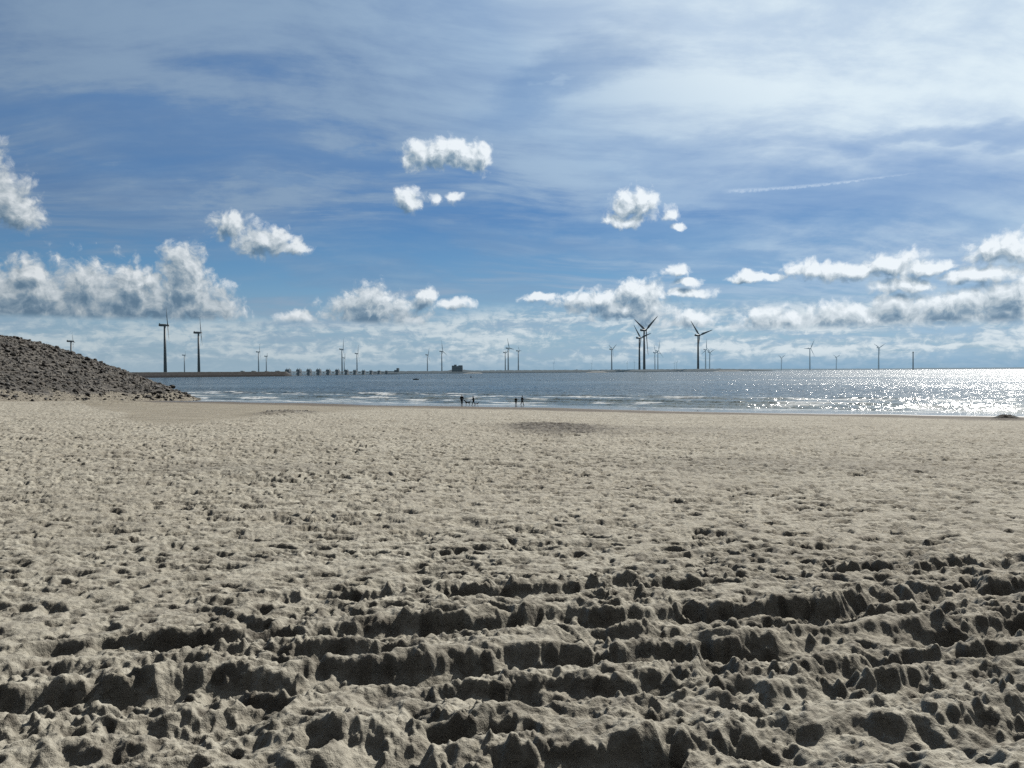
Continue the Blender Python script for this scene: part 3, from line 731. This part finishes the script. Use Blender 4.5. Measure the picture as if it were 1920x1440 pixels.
def heap():
    c = ground_at(1886, 786.5); n = 48; k = 24
    a = np.linspace(0, 2*np.pi, n, endpoint=False)[None, :]; q = np.linspace(0, 1, k)[:, None]
    prof = np.cos(q*np.pi/2)**1.3
    X = 1.55*q*np.cos(a)*(1+.15*perlin(np.cos(a)*1.5+7, np.sin(a)*1.5, 171)); Y = .8*q*np.sin(a)+0*X
    Z = .36*prof*(1+.5*fbm(X*2.2+3, Y*2.2, 3, 172))+.05*fbm(X*9, Y*9, 2, 173)-.06
    me = np_mesh('seaweed_heap', np.stack([X, Y, Z], -1).reshape(-1, 3), grid_quads(k, n, True)[:, ::-1])
    o = link_mesh('seaweed_heap', me, simple_mat('wet_seaweed', (.026, .022, .018), .92, .5, 6)); o.location = (c.x, c.y, c.z+.2)
    tag(o, 'small dark heap of wet sand and seaweed at the water edge, far right', 'heap')
heap()

# ------------------------------------------------------------------ far shore, dam, barrier
def strip(name, x0, x1, D0, D1, tops, width, mat_, seed, step=3, base=-1.0, rough=1.2):
    """low land seen along the horizon: from pixel column x0 to x1; tops: (px, height in m)"""
    n = max(2, int((x1-x0)/step)); px = np.linspace(x0, x1, n)
    D = np.interp(px, [x0, x1], [D0, D1]); X = np.array([at_depth(p, 700, d).x for p, d in zip(px, D)])
    Ht = np.interp(px, [a for a, _ in tops], [b for _, b in tops])
    Ht = Ht*(1+.22*fbm(px*.12, px*0+seed, 3, 150+seed))+rough*np.abs(perlin(px*.7, px*0+seed, 151+seed))
    prof = [(-.5, base), (-.46, .35), (-.38, .55), (-.2, 1.0), (.1, .95), (.5, base)]
    V = []
    for (o_, k) in prof:
        zz = np.full(n, base) if k == base else Ht*k*(1+.10*perlin(px*.5+o_*9, px*0, 160+seed))
        V.append(np.stack([X, D+o_*width, zz], -1))
    V = np.array(V); me = np_mesh(name, V.reshape(-1, 3), grid_quads(len(prof), n)[:, ::-1], False)
    return tag(link_mesh(name, me, mat_), kind='structure')
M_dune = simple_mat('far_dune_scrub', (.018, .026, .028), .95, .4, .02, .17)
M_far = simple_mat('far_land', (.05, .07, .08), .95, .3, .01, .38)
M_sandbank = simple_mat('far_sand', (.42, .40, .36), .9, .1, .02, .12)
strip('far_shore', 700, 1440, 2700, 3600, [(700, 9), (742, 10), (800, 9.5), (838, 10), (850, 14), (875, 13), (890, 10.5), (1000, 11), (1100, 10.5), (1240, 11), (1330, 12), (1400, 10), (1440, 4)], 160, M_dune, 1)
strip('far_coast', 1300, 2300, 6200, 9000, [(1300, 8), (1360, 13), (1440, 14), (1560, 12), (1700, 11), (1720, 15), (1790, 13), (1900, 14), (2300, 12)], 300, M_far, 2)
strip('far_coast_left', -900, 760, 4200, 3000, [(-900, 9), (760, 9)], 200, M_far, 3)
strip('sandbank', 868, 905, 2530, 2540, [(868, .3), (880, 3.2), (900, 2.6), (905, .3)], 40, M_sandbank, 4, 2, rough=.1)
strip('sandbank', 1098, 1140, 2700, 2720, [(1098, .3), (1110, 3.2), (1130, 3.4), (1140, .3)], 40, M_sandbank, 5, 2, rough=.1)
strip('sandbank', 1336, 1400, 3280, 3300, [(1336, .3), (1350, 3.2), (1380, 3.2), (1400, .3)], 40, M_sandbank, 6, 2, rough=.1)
# dam wall running in from the left
def build_dam():
    m, t, b = mat('dam_stone')
    P = t.node('ShaderNodeNewGeometry').outputs['Position']; _, _, z_ = t.xyz(P)
    n = t.noise(t.vm('MULTIPLY', P, (.3, .3, 1)), .6, 5, .7)
    c = t.mix(t.ss(n, .35, .65), (.034, .036, .040), (.062, .062, .064))
    c = t.mix(t.ss(t.m('ADD', z_, n), 3.6, 4.2), (.012, .013, .018), c)
    c = t.mix(t.ss(z_, 7.8, 8.4), c, (.05, .062, .055))
    t.put(b.inputs['Base Color'], c); b.inputs['Roughness'].default_value = .9
    rows = [(-14, -1), (-9, 3.2), (-7.5, 3.5), (-2, 8.1), (0, 8.6), (6, 8.6), (14, 3), (20, -1)]
    px = np.linspace(-700, 545, 260); D = np.interp(px, [-700, 250, 545], [1180, 1180, 1400])
    X = np.array([at_depth(p, 700, d).x for p, d in zip(px, D)]); e = sstep(546, 536, px)
    V = np.stack([np.stack([X, D+o_, (zz+1)*(.15+.85*e)-1+.35*perlin(px*.4, px*0+o_, 170)*(zz > 7)], -1) for o_, zz in rows])
    me = np_mesh('sea_dam', V.reshape(-1, 3), grid_quads(len(rows), len(px))[:, ::-1], False)
    o = link_mesh('sea_dam', me, m)
    tag(o, 'long low stone dam with a wet dark foot, behind the embankment', 'dam')
build_dam()
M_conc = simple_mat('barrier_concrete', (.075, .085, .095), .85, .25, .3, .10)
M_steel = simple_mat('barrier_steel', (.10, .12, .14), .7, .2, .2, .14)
PIERS = [(541, 692.5, 8), (561, 692.5, 7), (580, 692.5, 7), (598, 692.5, 7.5), (616, 693, 7), (633, 693, 6.5), (650, 693.5, 6), (666, 694, 6), (682, 694.5, 5.5), (696, 694.8, 5), (711, 695, 5), (725, 695.2, 4.5)]
def build_barrier():
    dep = lambda px: np.interp(px, [541, 725], [1500, 2250])
    root = empty('storm_surge_barrier', at_depth(640, 700, float(dep(640))).xy.to_3d())
    tag(root, 'long dark storm surge barrier of many piers carrying a road deck across the water', 'barrier')
    inv = root.location
    loc = lambda px: Vector((at_depth(px, 700, float(dep(px))).x, float(dep(px)), 0))-inv
    for px, ty, w in PIERS:
        p = loc(px); D = float(dep(px)); top = at_depth(px, ty, D).z; ww = w*D/F
        m = MB(); m.box((p.x, p.y, 2), (ww*.8, 20, 8)); m.box((p.x, p.y, 7), (ww*.62, 16, 3)); m.box((p.x, p.y-2, (8.5+top)/2), (ww, 18, top-8.5), 0, .82)
        o = m.build('pier', M_conc, root)
        g = MB(); g.box((p.x-ww*.28, p.y-3, top+1.2), (ww*.1, 1.2, 2.6)); g.box((p.x+ww*.28, p.y-3, top+1.2), (ww*.1, 1.2, 2.6)); g.build('hoist_mast', M_steel, o)
    n = 40; a = MB(); b_ = MB(); g_ = MB()
    pts = [loc(float(q)) for q in np.linspace(533, 745, n)]
    for i in range(n-1):
        for mb, z0, z1, y0, y1 in ((a, 7.2, 8.9, -4, 6), (b_, -.6, 1.6, -6, -3)):
            p, q = pts[i], pts[i+1]; vs = []
            for z_ in (z0, z1):
                vs += [(p.x, p.y+y0, z_), (q.x, q.y+y0, z_), (q.x, q.y+y1, z_), (p.x, p.y+y1, z_)]
            mb.add(vs, [(3, 2, 1, 0), (4, 5, 6, 7), (0, 1, 5, 4), (2, 3, 7, 6)])
    a.build('road_deck', M_conc, root); b_.build('sill_beam', M_conc, root)
    for i in range(len(PIERS)-1):
        p, q = loc(PIERS[i][0]), loc(PIERS[i+1][0]); c = (p+q)/2
        g = MB(); g.box((c.x, c.y, 5.9), ((q.x-p.x)*.72, 2, 2.1), math.atan2(q.y-p.y, q.x-p.x)*0); g.build('gate', M_steel, root)
build_barrier()
def lift_house(px, ty, w, D, label):
    p = at_depth(px, 700, D); top = at_depth(px, ty, D).z; r_ = empty('gate_house', (p.x, D, 0)); tag(r_, label, 'gate house', 'gate houses showing over the dam')
    ww = w*D/F; m = MB(); m.box((0, 0, top/2-1), (ww, 10, top)); m.build('wall', M_conc, r_)
    m = MB(); m.box((0, 0, top-.4), (ww*1.25, 12, 1.2), 0, .7); m.build('roof', M_steel, r_)
for i, (px, ty, w) in enumerate([(455, 695.3, 5), (476, 695.3, 6), (500, 695.5, 4), (521, 695.2, 7)]):
    lift_house(px, ty, w, 1650, ['dark low gate house over the dam, leftmost of four', 'dark gate house over the dam, just left of the pair of turbines', 'dark gate house over the dam at the foot of the shorter turbine', 'dark gate house over the dam, nearest the first barrier pier'][i])
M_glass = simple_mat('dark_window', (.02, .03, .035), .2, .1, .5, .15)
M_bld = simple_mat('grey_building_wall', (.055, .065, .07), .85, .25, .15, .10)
def building(name, px, w, blocks, D, label, cat, mat_=M_bld):
    p = at_depth(px, 700, D); r_ = empty(name, (p.x, D, 0)); tag(r_, label, cat); k = D/F
    for i, (cx, bw, y0, y1) in enumerate(blocks):
        zb, zt = at_depth(px, y1, D).z, at_depth(px, y0, D).z
        m = MB(); m.box((cx*k, 0, (zb+zt)/2), (bw*k, 14+3*i, zt-zb)); wl = m.build('wall' if i == 0 else 'upper_storey', mat_, r_)
        m = MB(); m.box((cx*k, 0, zt+.25), (bw*k*1.04, 15+3*i, .5)); m.build('roof', M_steel, r_)
        nw = max(1, int(bw/4))
        for j in range(nw):
            for fl in range(2 if (zt-zb) > 9 else 1):
                m = MB(); m.box(((cx-bw/2+bw*(j+.5)/nw)*k, -(14+3*i)/2-.1, zb+(zt-zb)*(.35+.38*fl)), (bw*k/nw*.55, .3, 1.5)); m.build('window', M_glass, wl)
    return r_
building('control_building', 857.5, 21, [(0, 20, 686.6, 697), (-3.5, 4, 684, 686.6), (6, 7, 685.3, 686.6), (-7.5, 4, 685.6, 686.6)], 2600, 'dark blocky building standing on the low island beyond the barrier', 'building')
building('pumping_station', 744, 9, [(0, 8.5, 694, 698), (2.2, 4, 690.5, 694)], 2380, 'small dark stepped building at the right-hand end of the barrier', 'building')

# ------------------------------------------------------------------ wind turbines
HZ = [simple_mat('turbine_backlit_near', (.085, .105, .115), .5, .06, .02, .06), simple_mat('turbine_backlit_mid', (.10, .125, .14), .5, .06, .02, .22), simple_mat('turbine_backlit_far', (.13, .16, .18), .5, .06, .02, .42), simple_mat('turbine_backlit_farthest', (.2, .24, .27), .5, .06, .02, .68)]  # white turbines coloured dark as if backlit, paler with distance for painted haze
def blade_mb():
    m = MB(); rg_ = []
    L = 35
    for k in range(15):
        t_ = k/14; z_ = 1.2+t_*L
        ch = np.interp(t_, [0, .06, .22, .6, .95, 1], [1.6, 1.7, 3.6, 2.2, 1.0, .25]); th = np.interp(t_, [0, .08, .22, 1], [1.6, 1.4, .8, .1]); tw = math.radians(np.interp(t_, [0, .2, 1], [0, 14, 1])+4)
        ring = []
        for j in range(10):
            a = 2*math.pi*j/10; X_, Y_ = math.cos(a)*ch/2+ch*.12, math.sin(a)*th/2
            # blade frame: chord mostly across (y), thickness along the axis (x)
            ring.append((-X_*math.sin(tw)+Y_*math.cos(tw)+.02*t_*L*t_, X_*math.cos(tw)+Y_*math.sin(tw), z_))
        rg_.append(ring)
    return m.rings(rg_)
AX = R(90-68)            # rotor axis: compass bearing 68 degrees, seen from the side on the left, more face-on on the right
TM = {}
def turbine(px, base_y, hub_y, a0, label, bigger=1.0, blades=True, yaw=0):
    hubpx = base_y-hub_y; D = F*82/hubpx
    D = max(D, np.interp(px, [0, 400, 600, 700, 1300, 1400, 1440], [1240, 1500, 2300, 2760, 3480, 3600, 6400]))
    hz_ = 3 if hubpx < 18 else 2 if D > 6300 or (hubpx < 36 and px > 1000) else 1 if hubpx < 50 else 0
    p = at_depth(px, base_y, D); top = at_depth(px, hub_y, D).z; sc_ = top/80
    r_ = empty('wind_turbine', (p.x, D, 0), AX+yaw); r_.scale = (sc_,)*3
    tag(r_, label, 'wind turbine', 'wind turbines along the horizon')
    if hz_ not in TM:
        tw = MB().tube((0, 0, -2), (0, 0, 78.4), 2.5, 1.45, 20)
        nc = MB(); nc.rings([[(x_, math.cos(a)*w_, 80+.2+math.sin(a)*h_) for a in [2*math.pi*j/12+.26 for j in range(12)]] for x_, w_, h_ in ((-8.6, .9, .8), (-8.2, 1.7, 1.7), (-5, 2.0, 2.05), (2.2, 1.9, 1.95), (2.9, 1.3, 1.4))])
        nc.box((-7.2, 0, 82.4), (1.6, 1.4, 1.6))
        hb = MB(); hb.rings([[(x_, math.cos(a)*w_, math.sin(a)*w_) for a in [2*math.pi*j/14 for j in range(14)]] for x_, w_ in ((-1.6, 1.3), (-.6, 1.7), (.6, 1.6), (1.6, 1.0), (2.1, .3))])
        mts = [tw, nc, hb, blade_mb()]
        TM[hz_] = []
        for nm, mb in zip(('tower', 'nacelle', 'rotor_hub', 'blade'), mts):
            me_ = bpy.data.meshes.new(nm); me_.from_pydata(mb.v, [], mb.f); me_.update(); me_.polygons.foreach_set('use_smooth', [True]*len(me_.polygons)); me_.materials.append(HZ[hz_]); TM[hz_].append(me_)
    def part(nm, me_, par, loc=(0, 0, 0), rot=(0, 0, 0), s=1.0):
        o = bpy.data.objects.new(nm, me_); COL.objects.link(o); o.parent = par; o.location = loc; o.rotation_euler = rot; o.scale = (s, s, s) if not isinstance(s, tuple) else s; return o
    part('tower', TM[hz_][0], r_, s=(1.05, 1.05, 1)); part('nacelle', TM[hz_][1], r_)
    if blades:
        hb = part('rotor_hub', TM[hz_][2], r_, (4.4, 0, 80.2), (0, R(-4), 0))
        for k in range(3): part('blade', TM[hz_][3], hb, (0, 0, 0), (R(-(a0+120*k))*-1, 0, 0), bigger)
    return r_
TURB = [
 (134, 699, 640, 25, 'lone wind turbine whose tower foot is hidden by the rubble slope', .75),
 (310, 699, 610, 30, 'tall dark wind turbine above the dam, tallest on the left', .95),
 (346, 698, 666, 100, 'short wind turbine standing between the two tall ones above the dam', .8),
 (373, 698, 624, 110, 'tall dark wind turbine right of the tallest above the dam, a blade held sideways', .95),
 (485, 697, 660, 35, 'taller of the two turbines where the dam meets the barrier', 1),
 (499.5, 697, 668, 60, 'shorter of the two turbines where the dam meets the barrier', .8),
 (641.5, 698, 655, 28, 'taller wind turbine rising behind the barrier, overlapping a shorter one', 1.1),
 (645.5, 698, 671, 35, 'shorter wind turbine tucked against a taller one behind the barrier', 1),
 (669.5, 698, 663, 30, 'wind turbine behind the barrier just right of the overlapping pair', 1.1),
 (801.5, 696, 665.5, 35, 'left of two turbines between the barrier end and the island building', 1.1),
 (828.5, 696, 659, -12, 'right of two turbines next to the dark island building', 1.2),
 (947.5, 695, 661, 75, 'short turbine directly left of a taller one, on the far shore beyond the walkers', .6),
 (953, 695, 653, -22, 'tallest of three close turbines on the far shore near the picture centre', 1.05),
 (972, 695, 658, 90, 'turbine with its blades level, right one of three close turbines', .62),
 (1147, 694, 655, 180, 'turbine with a blade pointing straight down, alone left of the tallest pair', .9),
 (1199, 694, 634, -42, 'second tallest turbine, immediately left of the tallest on the far shore', 1.25),
 (1208, 694, 619.5, 60, 'tallest turbine of the far shore, two blades raised in a wide Y', 1.35),
 (1228, 692, 661, -20, 'left of two pale turbines right behind the tallest pair', 1),
 (1233.5, 692, 658, 15, 'right of two pale turbines right behind the tallest pair', 1.1),
 (1309, 692, 629, -42, 'tall turbine on its own right of the tallest pair, one blade to the right', 1.3),
 (1323, 691, 655.5, 5, 'pale turbine close right of a tall lone one, a blade straight up', 1.1),
 (1330.5, 691, 660.5, -50, 'lower pale turbine, rightmost of the trio around a tall lone one', .95),
 (1465, 691, 671, 60, 'small faint turbine, first on the thin right-hand coast', 1.1),
 (1518.5, 691, 653.5, 32, 'larger turbine on the right-hand coast with a raised right blade', 1),
 (1568, 690.5, 670, 60, 'small faint turbine between the two larger ones on the right-hand coast', 1),
 (1647.5, 690.5, 652, 62, 'larger turbine on the right-hand coast above the glittering water', .85),
 (1038.5, 696, 680, 10, 'faint tiny turbine far off between the trio and the lone turbine', 1),
 (1109.5, 695, 681, 40, 'faint tiny turbine above the left sandbank of the far shore', 1),
 (1176, 695, 681, 20, 'faint tiny turbine left of the tallest pair', 1),
 (1189.5, 694, 679, -30, 'faint tiny turbine close against the left side of the tallest pair', 1),
 (1264.5, 693, 681, 20, 'left of two faint tiny turbines between the tall ones', 1),
 (1268.5, 693, 680, 50, 'right of two faint tiny turbines between the tall ones', 1)]
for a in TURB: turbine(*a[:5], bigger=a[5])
# bare mast, last on the right
p = at_depth(1712, 690, 5200); top = at_depth(1712, 659.5, 5200).z
r_ = empty('mast', (p.x, 5200, 0)); tag(r_, 'bare dark tower without blades, last upright on the right-hand coast', 'tower')
MB().tube((0, 0, -2), (0, 0, top-6), 4.2, 3.4, 16).build('tower', HZ[1], r_, True); MB().tube((0, 0, top-6), (0, 0, top), 4.6, 3.6, 16).build('tower_head', HZ[0], r_, True)

# ------------------------------------------------------------------ boats out on the water
M_hull = simple_mat('dark_hull', (.03, .035, .04), .6, .2, 1)
def boat():
    Y = 600; p = at_depth(780, 712, Y); r_ = empty('motor_boat', (p.x, Y, 0), R(8)); tag(r_, 'small dark open motor boat on the calm water below the barrier', 'boat')
    rings = []
    for x_, w_, d_ in ((-2.2, .75, .35), (-1, .95, .5), (.4, .95, .5), (1.5, .6, .45), (2.3, .08, .2)):
        rings.append([(x_, -w_, .75), (x_, -w_*.8, .2), (x_, 0, .2-d_), (x_, w_*.8, .2), (x_, w_, .75), (x_, w_*.8, .72), (x_, 0, .45), (x_, -w_*.8, .72)])
    MB().rings(rings).build('hull', M_hull, r_)
    MB().box((.1, 0, 1.0), (.6, .7, .9), 0, .8).build('console', M_hull, r_); MB().box((-2.35, 0, .8), (.35, .4, .9), 0, .7).build('outboard_motor', M_hull, r_)
boat()
p = at_depth(883, 707.5, 800); r_ = empty('buoy', (p.x, 800, 0)); tag(r_, 'tiny dark buoy floating off the low island', 'buoy')
MB().tube((0, 0, -.4), (0, 0, .6), 1.1, 1.0, 14).build('float', M_hull, r_); MB().tube((0, 0, .6), (0, 0, 2.0), .35, .12, 8).build('topmark', M_hull, r_)

# ------------------------------------------------------------------ walkers and dogs
def skin(name, verts, edges, radii, mat_, parent=None, root=0, sub=1):
    me_ = bpy.data.meshes.new(name); me_.from_pydata([tuple(v) for v in verts], edges, []); me_.update()
    o = bpy.data.objects.new(name, me_); COL.objects.link(o); me_.materials.append(mat_)
    o.modifiers.new('skin', 'SKIN')
    if not me_.skin_vertices: raise RuntimeError('no skin layer')
    sv = me_.skin_vertices[0].data
    for i, r__ in enumerate(radii):
        sv[i].radius = (r__, r__) if not isinstance(r__, tuple) else r__
        sv[i].use_root = (i == root)
    sm = o.modifiers.new('sub', 'SUBSURF'); sm.levels = sub; sm.render_levels = sub
    if parent: o.parent = parent
    return o
M_skin = simple_mat('skin', (.35, .22, .16), .6, .1, 5); M_dark = simple_mat('dark_cloth', (.018, .020, .026), .9, .3, 6)
M_navy = simple_mat('navy_cloth', (.020, .026, .040), .9, .3, 6); M_hair = simple_mat('dark_hair', (.02, .016, .012), .8, .3, 8); M_shoe = simple_mat('dark_shoe', (.015, .014, .013), .7, .2, 8)
M_fur = simple_mat('dark_fur', (.022, .020, .019), .95, .4, 5); M_fur2 = simple_mat('grey_fur', (.07, .065, .06), .95, .4, 5)
def person(px, py, Y, h, face, stride, lean, arm, label, mj, mtz, wide=1.0):
    """face: heading, stride: half step in m, lean forward in m, arm: (left swing, right swing, elbow bend)"""
    p = at_depth(px, py, Y); gz = max(0, CAMZ-float(beach_h(s_of(p.x, Y))))
    k = h/1.75; V = []; E = []; Rr = []
    def v(x_, y_, z_, r__, par=None):
        V.append(Vector((x_, y_, z_))*k); Rr.append((r__[0]*k, r__[1]*k) if isinstance(r__, tuple) else r__*k)
        if par is not None: E.append((par, len(V)-1))
        return len(V)-1
    # x is forward, y is left
    hip = v(0, 0, .95, .13*wide)
    wst = v(lean*.3, 0, 1.10, .12*wide, hip); cst = v(lean*.8, 0, 1.30, .145*wide, wst); shd = v(lean, 0, 1.44, .10, cst)
    nk = v(lean*1.1+.005, 0, 1.50, .052, shd); ch = v(lean*1.15+.03, 0, 1.565, .07, nk); md = v(lean*1.15+.015, 0, 1.64, .088, ch); cr = v(lean*1.15, 0, 1.705, .06, md); v(lean*1.15+.115, 0, 1.625, .014, md)
    hands = []; legs = []; arms = []
    for sd, sw in ((1, arm[0]), (-1, arm[1])):
        sh = v(lean, sd*.17*wide, 1.42, .062, shd); el_ = v(lean+sw*.55, sd*.24*wide, 1.16, .042, sh); wr = v(lean+sw+arm[2], sd*.23*wide, .94+arm[2]*.8, .028, el_)
        pa = v(lean+sw+arm[2]+.02, sd*.225*wide, .87+arm[2]*.9, (.018, .036), wr)
        for f_ in range(4): 
            a_ = v(lean+sw+arm[2]+.045-.02*f_, sd*.225*wide, .82+arm[2]*.9, .0095, pa); v(lean+sw+arm[2]+.047-.02*f_, sd*.205*wide, .785+.008*abs(f_-1)+arm[2]*.9, .008, a_)
        v(lean+sw+arm[2]+.065, sd*.21*wide, .85+arm[2]*.9, .0105, pa)
        arms.append((sh, el_, wr))
    for sd, st_ in ((1, stride), (-1, -stride)):
        th = v(0, sd*.09, .90, .095, hip); kn = v(st_*.55+.04*abs(st_)/.3, sd*.095, .50, .062, th); an = v(st_, sd*.095, .085+.05*(st_ < 0), .042, kn)
        he = v(st_+.02, sd*.095, .045+.03*(st_ < 0), .040, an); v(st_+.17, sd*.10, .03, .034, he); legs.append((th, kn, an, he, len(V)-1))
    body = skin('person', V, E, Rr, M_skin, None, hip); body.location = (p.x, Y, gz); body.rotation_euler = (0, 0, face)
    tag(body, label, 'person', 'people walking along the waterline')
    def sub_skin(nm, idx, grow, mt_):
        mp = {i: j for j, i in enumerate(idx)}; ed = [(mp[a], mp[b]) for a, b in E if a in mp and b in mp]
        skin(nm, [V[i] for i in idx], ed, [(r_[0]+grow*k, r_[1]+grow*k) if isinstance(r_, tuple) else r_+grow*k for r_ in [Rr[i] for i in idx]], mt_, body, 0)
    sub_skin('jacket', [hip, wst, cst, shd]+[i for a in arms for i in a], .028, mj)
    sub_skin('trousers', [hip]+[i for l in legs for i in l[:3]], .018, mtz)
    for l in legs: sub_skin('shoe', [l[3], l[4]], .014, M_shoe)
    hm = MB(); c_ = V[md]; rg_ = []
    for q in range(7):
        t_ = -.15+q*.25
        rg_.append([(c_.x-.012+math.cos(a)*.105*k*math.cos(min(1.5, max(0, t_)))*1.03, c_.y+math.sin(a)*.095*k*math.cos(min(1.5, max(0, t_))), c_.z+.02+math.sin(min(1.5, max(-.3, t_)))*.105*k) for a in [2*math.pi*j/14 for j in range(14)]])
    hm.rings(rg_).build('hair', M_hair, body, True)
    return body
person(866, 762, 133.0, 1.84, R(80), .10, .02, (.05, -.06, .05), 'person in a dark bulky jacket standing left of the bigger dog', M_dark, M_navy, 1.15)
person(888, 762, 132.5, 1.66, R(200), .30, .06, (.26, -.12, .10), 'person in dark clothes striding between the two dogs with an arm held out', M_dark, M_dark, 1.0)
person(967.5, 761, 134.5, 1.42, R(100), .08, .03, (-.05, .07, .05), 'shorter person in dark clothes, left of the two walkers on the right', M_dark, M_navy, 1.05)
person(979, 762, 133.5, 1.76, R(-20), .22, .02, (.18, -.16, .04), 'taller slim person in dark clothes walking right, nearest the breaking foam', M_navy, M_dark, .85)
def dog(px, py, Y, h, face, mt_, label, sit=False):
    p = at_depth(px, py, Y); gz = max(0, CAMZ-float(beach_h(s_of(p.x, Y)))); k = h/.62
    V = []; E = []; Rr = []
    def v(x_, y_, z_, r__, par=None):
        V.append(Vector((x_, y_, z_))*k); Rr.append((r__ if isinstance(r__, tuple) else (r__, r__))); Rr[-1] = (Rr[-1][0]*k, Rr[-1][1]*k)
        if par is not None: E.append((par, len(V)-1))
        return len(V)-1
    bz = 0 if not sit else -.22
    mid = v(0, 0, .52+bz*.4, .105); cst = v(.24, 0, .50, .14, mid); rmp = v(-.26, 0, .55+bz, .105, mid)
    nk = v(.40, 0, .66, .085, cst); hd = v(.50, 0, .80, .078, nk); sn = v(.60, 0, .77, .045, hd); v(.68, 0, .755, .032, sn)
    for sd in (1, -1):
        er = v(.47, sd*.05, .87, .025, hd); v(.455, sd*.06, .93, .010, er)
        sh = v(.25, sd*.09, .40, .055, cst); kn = v(.26, sd*.09, .22, .030, sh); wr = v(.25, sd*.09, .05, .024, kn); v(.30, sd*.09, .025, .027, wr)
        if sit: th = v(-.12, sd*.13, .22, .085, rmp); hk = v(-.26, sd*.13, .07, .035, th); v(-.05, sd*.13, .03, .03, hk)
        else: th = v(-.25, sd*.09, .40, .080, rmp); st_ = v(-.19, sd*.09, .27, .040, th); hk = v(-.33, sd*.09, .19, .026, st_); pa = v(-.30, sd*.09, .04, .023, hk); v(-.25, sd*.09, .025, .027, pa)
    t1 = v(-.38, 0, .62+bz, .032, rmp); t2 = v(-.46, 0, .74+bz*.9, .026, t1); v(-.47, 0, .88+bz*.9, .015, t2)
    o = skin('dog', V, E, Rr, mt_, None, mid); o.location = (p.x, Y, gz); o.rotation_euler = (0, 0, face); tag(o, label, 'dog'); return o
dog(877, 761.6, 132, .66, R(176), M_fur, 'large dark dog with its tail raised, standing between the two left walkers')
dog(894, 761.8, 132, .40, R(10), M_fur2, 'small dark dog at the right foot of the striding walker')
